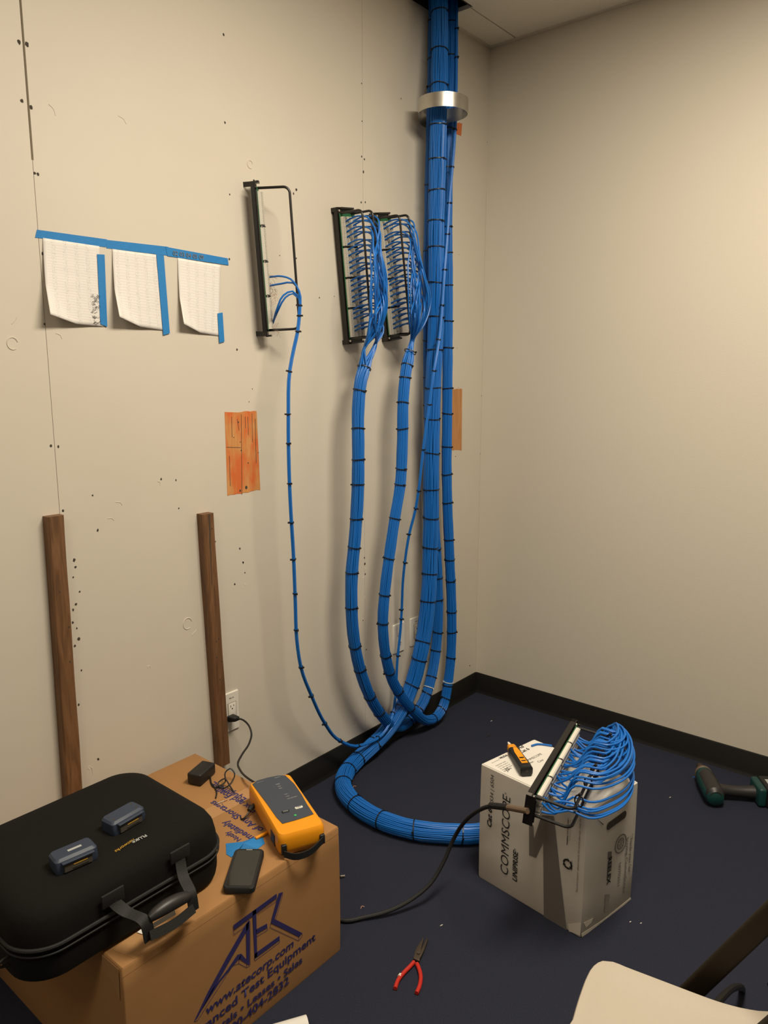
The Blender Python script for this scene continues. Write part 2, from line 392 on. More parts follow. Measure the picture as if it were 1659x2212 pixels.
def patch(name, pxs, m_, label):
    c = [P(x, y, 'y', 0) for x, y in pxs]; b = MB(); pts = []
    for i in range(4):
        a, d = c[i], c[(i+1) % 4]
        for k in range(10):
            q = a.lerp(d, k/10); j = random.uniform(-1, 1)*(.0022 if i % 2 == 0 else .0005); pts.append((q.x, 0, q.z+j))
    cen = (c[0]+c[2])/2; loc = V((cen.x, 0, cen.z))
    b.poly([V(p)-loc for p in pts], (0, -1, 0), .0008); o = b.build(name, m_); o.location = loc
    return setp(o, label, 'plywood patch', 'unpainted patches on the wall')
pa = patch('plywood_patch', [(485, 891), (554, 888), (562, 1058), (491, 1071)], M['ply_orange'], 'large orange rectangle of unpainted plywood left of the hanging cables')
pg = MB(); loc = pa.location
for (x0, y0, x1, y1) in [(521, 895, 522, 1068), (500, 900, 501, 945), (544, 893, 545, 955), (495, 985, 497, 1050), (535, 900, 536, 940), (489, 966, 520, 967), (551, 905, 553, 1000), (512, 905, 516, 930), (529, 900, 530, 925)]:
    a = P(x0, y0, 'y', 0); b = P(x1, y1, 'y', 0); w = .0009
    d = (b-a).normalized(); s_ = V((d.z, 0, -d.x))*w
    pg.poly([a-s_-loc-V((0, .0008, 0)), b-s_-loc-V((0, .0008, 0)), b+s_-loc-V((0, .0008, 0)), a+s_-loc-V((0, .0008, 0))], (0, -1, 0), .0003)
for (x, y, r) in [(515, 912, .004), (519, 955, .003), (521, 973, .004), (536, 1000, .004), (558, 978, .003), (519, 1060, .006), (532, 1053, .009), (505, 945, .003)]:
    p = P(x, y, 'y', -.0008)-loc; pg.poly([(p.x+r*.6*math.cos(a), p.y, p.z+r*.7*math.sin(a)) for a in [k*PI/4 for k in range(8)]], (0, -1, 0), .0003)
pg.build('grain_crack', M['gap'], pa)
patch('plywood_patch', [(972, 841), (998, 840), (997, 972), (972, 972)], M['ply'], 'narrow brown strip of unpainted plywood half hidden behind the rightmost cable bundle')
patch('plywood_patch', [(976, 264), (998, 266), (996, 293), (976, 289)], M['ply_flat'], 'small orange patch of bare plywood near the ceiling under the metal strap')

def outlet(px, label, kind, wall_y=0):
    c = [P(x, y, 'y', 0) for x, y in px]; x0 = c[0].x; x1 = c[1].x; z1 = c[0].z; z0 = c[2].z
    w, h = x1-x0, z1-z0
    t = thing('wall_outlet', label, 'outlet', ((x0+x1)/2, 0, (z0+z1)/2), group='outlets on the left wall')
    m_ = MB(); m_.loft([[(a, -y, b) for a, b, _ in rr] for rr, y in ((rrect(w, h, .004, 0, 3), 0), (rrect(w, h, .004, 0, 3), .003), (rrect(w-.004, h-.004, .004, 0, 3), .006))])
    m_.build('cover_plate', M['white'], t, smooth=True)
    if kind == 'duplex':
        b = MB(); b.box((0, -.007, 0), (.034, .003, .068)); b.build('receptacle', M['white'], t, bevel=.001)
        for s in (-1, 1):
            sl = MB(); sl.box((-.0065, -.0087, s*.019+.003), (.002, .001, .0075)); sl.box((.0065, -.0087, s*.019+.003), (.002, .001, .006))
            sl.tube([(0, -.0085, s*.019-.007), (0, -.0094, s*.019-.007)], .0025, 8)
            sl.build('socket_slot', M['gap'], t)
        g = MB(); g.b2((-.0175, -.0065, -.0345), (-.0172, -.0087, .0345)); g.b2((.0172, -.0065, -.0345), (.0175, -.0087, .0345)); g.b2((-.0175, -.0065, .0343), (.0175, -.0087, .0346)); g.build('receptacle_edge', M['greyink'], t)
    else:
        b = MB()
        for z in (.022, -.022): b.box((0, -.0072, z), (.024, .0025, .024))
        b.build('port_insert', M['white'], t, bevel=.001)
        g = MB(); g.box((0, -.0088, .024), (.010, .001, .006)); g.build('port_opening', M['greyink'], t); g = MB(); g.box((.008, -.0088, -.022), (.004, .001, .004)); g.build('port_opening', M['greyink'], t)
    text('printed_mark', 'PNL 2A' if kind == 'duplex' else '1A', V(((x0+x1)/2-.010, -.0063, z1-.022)), V(((x0+x1)/2+.010, -.0063, z1-.022)), (0, 0, 1), M['ink'], t, bold=.01) if kind == 'duplex' else None
    return t
bpy.context.view_layer.update()
outlet([(481, 1501), (513, 1487), (515, 1570)], 'white wall outlet with a black plug, partly behind the split brown stud', 'duplex')
outlet([(848, 1351), (872, 1343), (849, 1413)], 'white wall plate crossed by the thin cable bundle', 'data')
outlet([(885, 1337), (909, 1329), (885, 1397)], 'white wall outlet with nothing plugged in, between the hanging cable bundles', 'duplex')

# painter's tape and lists
def tape(pts, label, group=None, y=-.0012, torn=True, plane=None):
    c = [P(x, yy, 'y', y) for x, yy in pts]; n = 14; loc = sum(c, V())/4
    top = []; bot = []
    for k in range(n+1):
        f = k/n; a = c[0].lerp(c[1], f); b = c[3].lerp(c[2], f)
        w = V((0, .0008*noise.noise(V((f*6, a.x*9, 3))), 0)); top.append(a+w); bot.append(b+w)
    m_ = MB(); vs = []
    for a, b in zip(top, bot): vs += [a-loc, b-loc, a-loc+V((0, .0006, 0)), b-loc+V((0, .0006, 0))]
    fs = []
    for k in range(n): i = 4*k; fs += [(i, i+1, i+5, i+4), (i+2, i+6, i+7, i+3), (i, i+4, i+6, i+2), (i+1, i+3, i+7, i+5)]
    fs += [(0, 2, 3, 1), (4*n, 4*n+1, 4*n+3, 4*n+2)]
    m_.add(vs, fs); o = m_.build('painters_tape', M['tape']); o.location = loc
    setp(o, label, 'tape', 'blue tape around the lists'); return o
tape([(80, 496), (231, 517), (229, 534), (76, 513)], 'blue tape strip across the top of the leftmost list')
tape([(230, 518), (363, 533), (361, 552), (230, 536)], 'blue tape strip across the top of the middle list')
tp3 = tape([(358, 533), (492, 558), (494, 573), (362, 553)], 'blue tape strip with faint pencilled numbers above the rightmost list', y=-.0022)
text('pencil_note', '02 03 04 05 09', P(374, 551, 'y', -.0034), P(440, 561, 'y', -.0034), (0, 0, 1), M['greyink'], None)
bpy.context.view_layer.update()
o = bpy.data.objects['pencil_note']; o.parent = tp3; o.matrix_parent_inverse = Matrix.Translation(-tp3.location)
tape([(210, 549), (226, 550), (232, 706), (217, 700)], 'blue tape strip running down the right edge of the leftmost list', y=-.004)
tape([(338, 549), (354, 552), (367, 720), (353, 724)], 'blue tape strip running down the right edge of the middle list', y=-.004)
tape([(470, 677), (481, 675), (485, 738), (474, 741)], 'short blue tape piece at the lower right corner of the rightmost list', y=-.004)
def paper(pts, label, seed, lines, curl, scribble=False):
    tl, tr, br, bl = [P(x, y, 'y', 0) for x, y in pts]; loc = (tl+tr)/2; loc.y = 0
    nx, ny = 16, 24; vs = []; uvs = []
    for j in range(ny+1):
        for i in range(nx+1):
            f, g = i/nx, j/ny; top = tl.lerp(tr, f); bot = bl.lerp(br, f); p = top.lerp(bot, g)
            d = (1-f)**1.4*g**1.3*curl; y = -.0016-d-.0012*abs(noise.noise(V((f*4, g*5, seed))))
            c = max(0, (1-f)*.9+g-1.45)      # corner rolls up
            p = V((p.x+c*.05*0, y-c*.03, p.z+c*.035)); vs.append(p-loc); uvs.append((f, 1-g))
    fs = []
    for j in range(ny):
        for i in range(nx): a = j*(nx+1)+i; fs.append((a, a+nx+1, a+nx+2, a+1))
    me = bpy.data.meshes.new('printed_list'); me.from_pydata([tuple(v) for v in vs], [], fs); me.update()
    ul = me.uv_layers.new(name='UVMap')
    for lp in me.loops: ul.data[lp.index].uv = uvs[lp.vertex_index]
    t = thing('printed_list', label, 'paper', loc, group='printed lists on the wall')
    s = link('sheet', me, sheet_mat('printed_sheet_%d' % seed, seed, lines), t, True)
    md = s.modifiers.new('thickness', 'SOLIDIFY'); md.thickness = .0003
    if scribble:
        m_ = MB(); random.seed(9)
        for k in range(70):
            x = random.uniform(200, 216); y = random.uniform(636, 700); p = P(x, y, 'y', -.0062)
            q = p+V((random.uniform(-.008, .008), 0, random.uniform(-.005, .005))); m_.tube([p-loc, q-loc], .0005, 4)
        m_.build('handwriting', M['ink'], t)
    return t
paper([(92, 514), (214, 532), (224, 706), (92, 694)], 'leftmost printed list on the wall, with scribbled pen notes at its lower right', 1, 30, .030, True)
paper([(242, 538), (341, 551), (352, 714), (242, 698)], 'middle of the three printed lists taped to the wall', 2, 26, .026)
paper([(383, 557), (476, 573), (473, 726), (385, 712)], 'rightmost printed list taped to the wall, with a diagonal fold', 3, 26, .016)

# ================================================================== PATCH PANELS
def panel(name, label, mw, units, rows, deep=.018, bracket=None, L=.4826):
    """local axes: x across the panel, y along its length, z out of the punch-down side"""
    w = .0445*units
    t = thing(name, label, 'patch panel', mw=mw, group='patch panels')
    m_ = MB(); m_.b2((0, .0, -.002), (w, L, 0))
    m_.b2((0, .016, -deep), (.0015, L-.016, 0)); m_.b2((w-.0015, .016, -deep), (w, L-.016, 0))
    if bracket is None and units > 1: m_.b2((0, -.0015, -deep), (w, .0, .010)); m_.b2((0, L, -deep), (w, L+.0015, .004))
    for y in (0, L): m_.b2((0, y-.016 if y else 0, -.004), (w, y if y else .016, -.001))
    m_.build('mounting_plate', M['blackm'], t)
    b = MB(); b.b2((.003, .022, .004), (w-.003, L-.022, .0062)); b.build('circuit_board', M['pcb'], t)
    cw = (w-.010)/rows
    for r in range(rows):
        x0 = .006+cw*r
        for g in range(4):
            y0 = .026+(L-.052)/4*g; y1 = y0+(L-.052)/4-.008
            k = MB(); h = .020
            k.b2((x0, y0, .006), (x0+cw*.62, y1, h-.004))
            nt = 24; st = (y1-y0)/nt
            for i in range(nt): 
                k.b2((x0+.001, y0+st*i+st*.18, h-.004), (x0+cw*.62-.001, y0+st*i+st*.82, h))
            k.b2((x0+cw*.62-.0014, y0, h-.004), (x0+cw*.62-.0004, y1, h-.0015))
            k.build('punch_block', M['punch'], t)
    for g in range(1, 4):
        y = .026+(L-.052)/4*g-.004
        for r in range(rows):
            x = .006+cw*(r+.31); c = MB()
            c.add([(x-.006, y-.006, .012), (x+.006, y-.006, .012), (x+.0035, y, .0215), (x-.0035, y, .0215), (x-.006, y+.006, .012), (x+.006, y+.006, .012)],
                  [(0, 1, 2, 3), (3, 2, 5, 4), (0, 3, 4), (1, 5, 2), (0, 4, 5, 1)])
            c.build('retaining_clip', M['black'], t)
    for y in (.012, L-.012):
        for x in ((.008, w-.008) if units > 1 else (w/2,)):
            k = MB(); k.tube([(x, y, 0), (x, y, .003)], .0042, 10); k.build('screw', M['galv'], t)
    rails = [.012, w-.020] if units > 1 else [w*.5]
    for x in rails:
        o_ = .108; a = .022; q_ = .020; cn = [(q_*(1-math.cos(h)), q_*math.sin(h)) for h in [PI/2*j/6 for j in range(7)]]
        pts = [(x, a, 0)]+[(x, a+c_, o_-q_+s_) for c_, s_ in cn]+[(x, L-a-c_, o_-q_+s_) for c_, s_ in cn[::-1]]+[(x, L-a, 0)]
        k = MB(); k.tube(pts, .0043, 10); k.build('cable_rail', M['blackm'], t, smooth=True)
    for y in (.004, L-.004):
        k = MB(); k.b2((.01, y-.003, .002), (w-.01, y+.003, .012)); k.build('end_bracket', M['blackm'], t)
    if bracket: 
        for y in (.008, L-.008):
            k = MB(); d = bracket
            k.b2((0, y-.008, -d), (.0016, y+.008, -.002)); k.b2((0, y-.008, -d), (w, y-.0065, -.002)); k.b2((0, y-.008, -d), (w, y+.008, -d+.0016))
            k.build('wall_bracket', M['blackm'], t)
    return t
def tilt_basis(px_t, px_b, y):
    a = P(*px_t, 'y', y); b = P(*px_b, 'y', y); v = (a-b).normalized(); return b, v, (a-b).length
# middle and right panels lie parallel to the wall
d2 = .032
b, v, L_ = tilt_basis((728, 447), (753, 744), -d2); n = V((0, -1, 0)); u = v.cross(n)
m2 = basis(b, u, v, n)
pan2 = panel('patch_panel', 'black wall patch panel full of blue cables, the left one of the two full ones', m2, 2, 4, bracket=d2-.001, L=L_)
b, v, L_ = tilt_basis((810, 459), (838, 738), -d2); u = v.cross(n)
m3 = basis(b, u, v, n)
pan3 = panel('patch_panel', 'black wall patch panel full of blue cables, the right one, nearest the corner', m3, 2, 4, bracket=d2-.001, L=L_)
# left panel is hinged open: its face looks away from the camera, edge-on
a = P(551, 390, 'y', -.042); b = P(579, 728, 'y', -.042); v = (a-b).normalized(); L1 = (a-b).length
n1 = V((.66, -.75, 0)); n1 = (n1-v*n1.dot(v)).normalized(); u1 = v.cross(n1)
m1 = basis(b-u1*.018, u1, v, n1)
pan1 = panel('patch_panel', 'nearly empty black wall patch panel seen edge-on, with only four blue cables', m1, 1, 2, deep=.014, L=L1)
k = MB()
for y in (.010, L1-.010):
    p = m1 @ V((.010, y, -.002)); q = V((p.x-.008, 0, p.z+.002))
    inv = m1.inverted(); s_ = v*.008
    k = MB(); k.loft([[inv @ (x+s_), inv @ (x+s_+n1*.0016), inv @ (x-s_+n1*.0016), inv @ (x-s_)] for x in (p, (p+q)/2+V((.002, 0, 0)), q)]); k.build('wall_bracket', M['blackm'], pan1)
random.seed(11)    # loose copper pairs
for i in range(26):
    y = random.choice([random.uniform(.10, .21), random.uniform(.10, .21), random.uniform(.015, .03)])
    p = V((random.uniform(.012, .034), y, .019)); q = p+V((random.uniform(-.01, .012), random.uniform(-.018, .018), random.uniform(.008, .026))); r_ = q+V((random.uniform(-.01, .01), random.uniform(-.02, .02), random.uniform(-.012, .008)))
    k = MB(); k.tube(cr([p, (p+q)/2+V((random.uniform(-.006, .006), .004, 0)), q, r_], .005), .00045, 4); k.build('copper_strand', M['copper'] if i % 3 else M['punch'], pan1, smooth=True)

# ================================================================== CABLE BUNDLES
def bundle(label, ctrl, R, n_ring, n_in, rc, fans, ties, seed, white=(), ds=.035, twist=.25, ring_r=None):
    random.seed(seed)
    C_ = cr(ctrl, ds); fr = frames(C_, V((1, 0, .1))); s = [0]
    for i in range(1, len(C_)): s.append(s[-1]+(C_[i]-C_[i-1]).length)
    org = C_[len(C_)//2].copy(); t = thing('cable_bundle', label, 'cable bundle', loc=org, group='blue cable bundles')
    RR = (lambda x: R) if not callable(R) else R
    cables = [(k*2*PI/n_ring, 1.0) for k in range(n_ring)]+[(k*2*PI/max(1, n_in)+.4, .52) for k in range(n_in)]
    for idx, (th, fr_) in enumerate(cables):
        ph = random.uniform(0, 10); ro = random.uniform(-.045, .02); body = []
        for i, (p, (u, w)) in enumerate(zip(C_, fr)):
            a = th+twist*math.sin(s[i]*1.7)+.09*noise.noise(V((s[i]*6, ph, 0)))
            r = (RR(s[i])-rc)*fr_*(1+ro+.06*noise.noise(V((s[i]*7, ph, 3)))+.02*math.sin(s[i]*50))
            body.append(p+(u*math.cos(a)+w*math.sin(a))*r)
        if fans and idx < len(fans) and fans[idx]:
            k0 = max(1, int(.03/ds)); head = cr(fans[idx]+body[k0:k0+3], .018); pts = head[:-1]+body[k0+2:]
        elif fans: continue
        else: pts = body
        m_ = MB(); m_.tube([p-org for p in pts], rc, 7); m_.build('cable', M['blue'], t, smooth=True)
    cp = [proj(p) for p in C_]; used = []
    for j, (x, y) in enumerate(ties):
        i = min(range(len(C_)), key=lambda i: (cp[i][0]-x)**2+(cp[i][1]-y)**2)
        # refine position between samples
        best = None
        for i2 in (i-1, i):
            if 0 <= i2 < len(C_)-1:
                for q in range(11):
                    p = C_[i2].lerp(C_[i2+1], q/10); pr = proj(p); d = (pr[0]-x)**2+(pr[1]-y)**2
                    if best is None or d < best[0]: best = (d, p, i2)
        _, p, i2 = best; u, w = fr[i2]; r = RR(s[i2])+.0012; m_ = MB()
        T_ = u.cross(w)
        tl = V((random.uniform(-.12, .12), random.uniform(-.12, .12), 0))
        ring = []
        for k in range(25):
            a = 2*PI*k/24; ring.append(p-org+(u*math.cos(a)+w*math.sin(a))*r+T_*r*(tl.x*math.cos(a)+tl.y*math.sin(a)))
        vs = []; fs = []
        for k in range(24):
            a = 2*PI*k/24; rd = (u*math.cos(a)+w*math.sin(a))
            for dr, dt in ((-.0012, -.0019), (.0009, -.0019), (.0009, .0019), (-.0012, .0019)): vs.append(ring[k]+rd*dr+T_*dt)
        for k in range(24):
            for q in range(4): fs.append((k*4+q, k*4+(q+1) % 4, ((k+1) % 24)*4+(q+1) % 4, ((k+1) % 24)*4+q))
        m_.add(vs, fs)
        # the lock head, mostly towards the room
        side = (rt*random.choice([1, 1, -1, .4])-fw*.5).normalized(); side = (side-T_*side.dot(T_)).normalized()
        bx = basis(p-org+side*(r+.002), side, T_); m_.box(bx.translation, (.006, .0052, .0055), bx.to_3x3())
        o_ = m_.build('cable_tie', M['whitet'] if (x, y) in white else M['tie'], t, smooth=False)
        if (x, y) in white: o_['label'] = 'white cable tie'
    return t, C_
def Y(px, py, d): return P(px, py, 'y', -d)
# --- A : thick trunk, ceiling to floor, around the floor and up to the panel on the white box
bxL = V((-1.255, -.823, 0)); bxF = V((-1.298, -1.204, 0)); bxR = V((-1.041, -1.252, 0)); bxB = bxR+bxL-bxF
A_up = [Y(948, -60, .075), Y(949, 10, .078), Y(950, 100, .095), Y(948, 220, .12), Y(946, 300, .12), Y(944, 400, .115), Y(942, 500, .11), Y(942, 600, .11), Y(941, 700, .11), Y(937, 800, .11), Y(933, 900, .11), Y(932, 1000, .11), Y(931, 1100, .105), Y(929, 1200, .10), Y(926, 1280, .10), Y(919, 1350, .095), Y(906, 1420, .09), Y(886, 1490, .075), Y(862, 1540, .065)]
A_fl = [PF(832, 1582, -.052, .036), PF(803, 1612, -.056, .036), P(770, 1643, 'z', .036), P(746, 1672, 'z', .036), P(741, 1700, 'z', .036), P(762, 1732, 'z', .036), P(820, 1770, 'z', .036), P(890, 1792, 'z', .036), P(960, 1800, 'z', .036), P(1034, 1800, 'z', .036), V((-1.0, -.772, .036)), V((-.935, -.84, .04)), V((-.915, -.93, .08)), V((-.912, -1.02, .20)), V((-.920, -1.07, .34)), V((-.950, -1.105, .435))]
A = (A_up+A_fl)[::-1]
# panel standing on the white box
e0 = P(1146, 1757, 'z', .445); e1 = P(1243, 1586, 'z', .462); Ld = (e1-e0).normalized()
nb = V((Ld.y, -Ld.x, 0)).normalized(); nb = (nb+V((0, 0, -.10))).normalized(); ub = Ld.cross(nb)
if ub.z > 0: pass
m4 = basis(e0-ub*.0445, ub, Ld, nb)
zmin = min((m4 @ V((x, y, 0))).z for x in (0, .089) for y in (0, .4826))
m4.translation = m4.translation+V((0, 0, .4085-zmin))
pan4 = panel('patch_panel', 'black patch panel with white blocks lying on top of the white cable box', m4, 2, 4)
fansA = []; random.seed(21)
nA = 40
tie_c = P(1276, 1742, 'z', .45)
for i in range(nA):
    f = ((i*7) % nA+.5)/nA; r = random.random
    st = m4 @ V((.020+.05*r(), .03+.42*f, .012)); o1 = m4 @ V((.022+.045*r(), .035+.41*f, .055)); 
    G = A[0]
    zz = .445+.06*r()
    y0 = .03+.42*f; k = r(); lu = -.006-.035*r(); g_ = .012*(r()-.5)
    if f < .12: lu = .02+.03*r()
    yy = lambda t: y0+(.50-y0)*t
    q = [m4 @ V((lu*.8, y0+.012, .085+.01*k)), m4 @ V((lu, yy(.05), .140-.02*f+g_)), m4 @ V((lu, yy(.20), .195-.055*f-.03*k*(f > .15)+g_)), m4 @ V((lu, yy(.52), .222-.075*f-.045*k*(f > .15))), m4 @ V((lu, yy(.76), .195-.065*f-.03*k)), m4 @ V((lu*.7, yy(.93), .140-.03*f))]
    fansA.append([st, o1]+q)
tA = [(950, 28), (950, 112), (949, 188), (944, 270), (944, 345), (943, 413), (942, 478), (942, 535), (941, 610), (940, 686), (938, 757), (934, 839), (933, 903), (932, 979), (931, 1057), (931, 1116), (929, 1181), (928, 1238), (925, 1298), (915, 1385), (904, 1423), (888, 1480), (872, 1530), (814, 1613), (771, 1640), (749, 1665), (744, 1693), (765, 1741), (823, 1775), (893, 1798), (997, 1800)]
A_t, _ = bundle('thickest blue cable bundle, running from ceiling around the floor to the white carton', A, .034, 30, 10, .0032, fansA, tA, 1)
ia = Matrix.Translation(-A_t.location); random.seed(4)
for f, z_ in ((.035, .116), (.13, .118), (.20, .12), (.29, .12), (.40, .12)):
    c_ = m4 @ V((-.012, f, z_)); k = MB(); ln = (m4 @ V((-.012, f+.01, z_))-c_).normalized(); a_ = (m4.to_3x3() @ V((1, 0, 0))).normalized(); b_ = ln.cross(a_)
    k.tube([ia @ (c_+a_*.017*math.cos(q)+b_*.012*math.sin(q)+ln*.003*math.sin(q)) for q in [2*PI*i/16 for i in range(17)]], .0022, 6)
    k.box(ia @ (c_-a_*.019), (.008, .007, .007)); k.build('cable_tie', M['tie'], A_t, smooth=True)
# --- B : left full panel, down, around and up behind the trunk
gB1 = Y(788, 752, .145); gB2 = Y(812, 742, .145)
Bc = [Y(789, 790, .14), Y(780, 820, .14), Y(774, 880, .14), Y(774, 980, .145), Y(772, 1080, .14), Y(767, 1160, .135), Y(760, 1240, .13), Y(759, 1310, .125), Y(763, 1370, .12), Y(776, 1440, .11), Y(797, 1500, .10), PF(824, 1545, -.08, .03), PF(850, 1568, -.055, .027), PF(872, 1566, -.038, .027), PF(893, 1548, -.042, .04), Y(915, 1515, .055), Y(932, 1460, .055), Y(942, 1400, .05), Y(946, 1330, .05), Y(945, 1250, .05), Y(941, 1180, .05), Y(934, 1080, .045), Y(928, 960, .045), Y(926, 800, .045), Y(926, 600, .045), Y(930, 400, .045), Y(935, 200, .042), Y(938, 60, .032), Y(938, -70, .032)]
def fan_from(mw, bx, by, g, spread, n, seed, two=None):
    random.seed(seed); out = []; r = random.random
    for i in range(n):
        col = i % 2; f = (i//2+.5)/(n/2); f = min(.97, max(.03, f+.02*(r()-.5)))
        v_ = .035+.415*f+.004*r(); uu = (.026, .066)[col]
        st = mw @ V((uu, v_, .014)); a1 = mw @ V((uu+.006, v_+.012, .05)); a2 = mw @ V((uu+.012+.008*r(), v_+.006, .098+.012*r()))
        gg = g if two is None else (g, two)[col]
        top = proj(a2)[1]; ax_ = proj(a2)[0]; gy = proj(gg)[1]; gx = proj(gg)[0]
        if gy-top < 90:
            q = [V(a2).lerp(gg, .5)+V((.012*r(), -.012*r(), 0))]
        else:
            w = min(1, (gy-top)/230); k_ = r(); mid = max(by-45+70*r(), top+(gy-top)*.42); kx = ax_+(bx-ax_-spread*k_)*(.35+.65*w)
            dd_ = .17+.045*r(); q = []
            if mid-top > 110: q.append(P(ax_+(kx-ax_)*.62, top+(mid-top)*.45, 'y', -dd_))
            q += [P(kx, mid, 'y', -dd_), P(kx*.66+gx*.34, mid+(gy-mid)*.55, 'y', -.165-.02*r())]
        out.append([st, a1, a2]+q+[gg+V((.012*(r()-.5), .010*(r()-.5), 0))])
    return out
fB = fan_from(m2, 838, 655, gB1, 46, 40, 31, gB2)
tB = [(789, 797), (777, 843), (774, 927), (774, 993), (773, 1046), (770, 1120), (765, 1182), (761, 1237), (759, 1312), (767, 1393), (779, 1445), (800, 1502), (820, 1536), (884, 1556), (905, 1530), (924, 1497), (927, 1484), (935, 1463), (942, 1405), (945, 1365), (946, 1295), (944, 1247), (941, 1186), (927, 875), (926, 817), (926, 735), (926, 640), (926, 545), (930, 400), (934, 190), (934, 128), (937, 45)]
B_, _ = bundle('blue cable bundle from the left full patch panel, looping up behind the thickest bundle', Bc, .0235, 20, 20, .0031, fB, tB, 2, white=((927, 1484),))
# --- C : right full panel, down, around and up on the corner side
gC = Y(890, 738, .14)
Cc = [Y(886, 760, .14), Y(877, 800, .14), Y(871, 860, .14), Y(869, 960, .14), Y(864, 1050, .14), Y(851, 1130, .135), Y(841, 1200, .13), Y(832, 1270, .125), Y(827, 1340, .12), Y(832, 1410, .11), Y(848, 1470, .10), PF(872, 1510, -.10, .03), PF(897, 1540, -.10, .027), PF(922, 1556, -.088, .027), PF(944, 1548, -.085, .027), PF(958, 1525, -.085, .035), Y(967, 1480, .085), Y(974, 1420, .085), Y(976, 1350, .085), Y(975, 1290, .085), Y(971, 1200, .085), Y(967, 1100, .085), Y(965, 1000, .085), Y(966, 900, .085), Y(967, 800, .085), Y(967, 700, .08), Y(967, 600, .08), Y(966, 500, .08), Y(966, 400, .08), Y(968, 300, .085), Y(972, 200, .08), Y(974, 100, .065), Y(975, 10, .055), Y(975, -70, .05)]
fC = fan_from(m3, 930, 655, gC, 50, 40, 32)
tC = [(892, 735), (880, 790), (876, 815), (871, 870), (869, 927), (865, 1013), (863, 1046), (853, 1120), (841, 1205), (832, 1284), (827, 1346), (833, 1415), (843, 1450), (860, 1492), (885, 1528), (935, 1554), (955, 1533), (962, 1508), (966, 1480), (967, 1473), (974, 1420), (976, 1364), (976, 1320), (974, 1253), (971, 1207), (970, 1165), (967, 1085), (966, 1023), (965, 965), (966, 893), (967, 838), (967, 752), (967, 694), (967, 617), (967, 547), (966, 490), (966, 361), (968, 280), (972, 206), (974, 125), (975, 51)]
bundle('blue cable bundle from the right full patch panel, rising nearest the corner', Cc, .0225, 20, 20, .0031, fC, tC, 3, white=((967, 1473),))
# --- T : thin bundle of four
Tc = [Y(648, 650, .15), Y(646, 690, .15), Y(643, 716, .15), Y(635, 752, .145), Y(626, 800, .145), Y(623, 900, .15), Y(624, 1000, .15), Y(628, 1100, .15), Y(634, 1200, .145), Y(638, 1300, .14), Y(641, 1380, .135), Y(650, 1441, .13), Y(673, 1503, .115), Y(702, 1563, .09), Y(734, 1600, .065), Y(768, 1612, .075), PF(798, 1604, -.085, .075), PF(825, 1588, -.085, .078), Y(842, 1562, .085), Y(851, 1530, .06), Y(855, 1490, .045), Y(858, 1430, .045), Y(865, 1360, .045), Y(868, 1310, .05), Y(870, 1260, .06), Y(875, 1210, .075), Y(884, 1154, .095), Y(898, 1098, .12), Y(904, 1060, .135), Y(914, 971, .15), Y(927, 874, .16), Y(937, 801, .165), Y(948, 734, .16), Y(955, 660, .155), Y(960, 583, .15), Y(966, 506, .14), Y(970, 439, .135), Y(977, 361, .13), Y(983, 280, .125), Y(985, 206, .115), Y(986, 125, .10), Y(986, 15, .08), Y(986, -60, .07)]
def J(x, y, l): return m1 @ l
fT = [[m1 @ V((.025, .193, .022)), Y(610, 597, .105), Y(628, 603, .13), Y(642, 620, .15)],
      [m1 @ V((.020, .165, .020)), Y(607, 613, .10), Y(633, 611, .135), Y(646, 628, .15)],
      [m1 @ V((.025, .045, .020)), Y(598, 668, .10), Y(612, 638, .12), Y(632, 629, .135), Y(645, 640, .15)],
      [m1 @ V((.030, .048, .020)), Y(602, 668, .10), Y(616, 643, .12), Y(633, 634, .135), Y(646, 645, .15)]]
tT = [(647, 660), (646, 683), (643, 716), (624, 802), (624, 895), (624, 959), (625, 1045), (630, 1129), (634, 1208), (638, 1283), (640, 1360), (650, 1441), (673, 1503), (702, 1563), (734, 1601), (775, 1612), (819, 1595), (850, 1540), (858, 1416), (867, 1337), (868, 1316), (875, 1215), (884, 1154), (898, 1098), (904, 1060), (914, 971), (927, 874), (937, 801), (948, 734), (955, 660), (960, 583), (966, 506), (970, 439), (977, 361), (983, 280), (985, 206), (986, 125), (986, 63)]
bundle('thin bundle of four blue cables hanging from the nearly empty panel', Tc, .0068, 4, 0, .0032, fT, tT, 4)
# ------------------------------------------------------------------ metal strap hanger
st = thing('strap_hanger', 'bent galvanised metal strap holding the blue bundles near the ceiling', 'cable hanger', (-.56, 0, 2.652))
cx, cy, r = -.56, -.145, .098
pts = [(-.445, -.002), (-.505, -.002), (-.545, -.02), (-.60, -.055)]+[(cx+r*math.cos(a), cy+r*math.sin(a)) for a in [math.radians(q) for q in range(150, 400, 10)]]+[(-.50, -.055), (-.46, -.035), (-.42, -.004), (-.395, -.002)]
pc = cr([V((x, y, 0)) for x, y in pts], .012); m_ = MB(); rings = []
for i, p in enumerate(pc):
    q = (pc[min(i+1, len(pc)-1)]-pc[max(i-1, 0)]).normalized(); nn = V((q.y, -q.x, 0))*.0011
    rings.append([(p+nn+V((.56, 0, h))) for h in (-.026, .026)]+[(p-nn+V((.56, 0, h))) for h in (.026, -.026)])
m_.loft(rings); m_.build('strap', M['galv'], st, smooth=True)
k = MB(); k.box((.085, -.0045, -.004), (.007, .003, .007)); k.build('fixing_hole', M['gap'], st)
for x in (.14,): 
    k = MB(); k.tube([(x, -.003, 0), (x, -.008, 0)], .006, 6); k.build('screw', M['galv'], st)

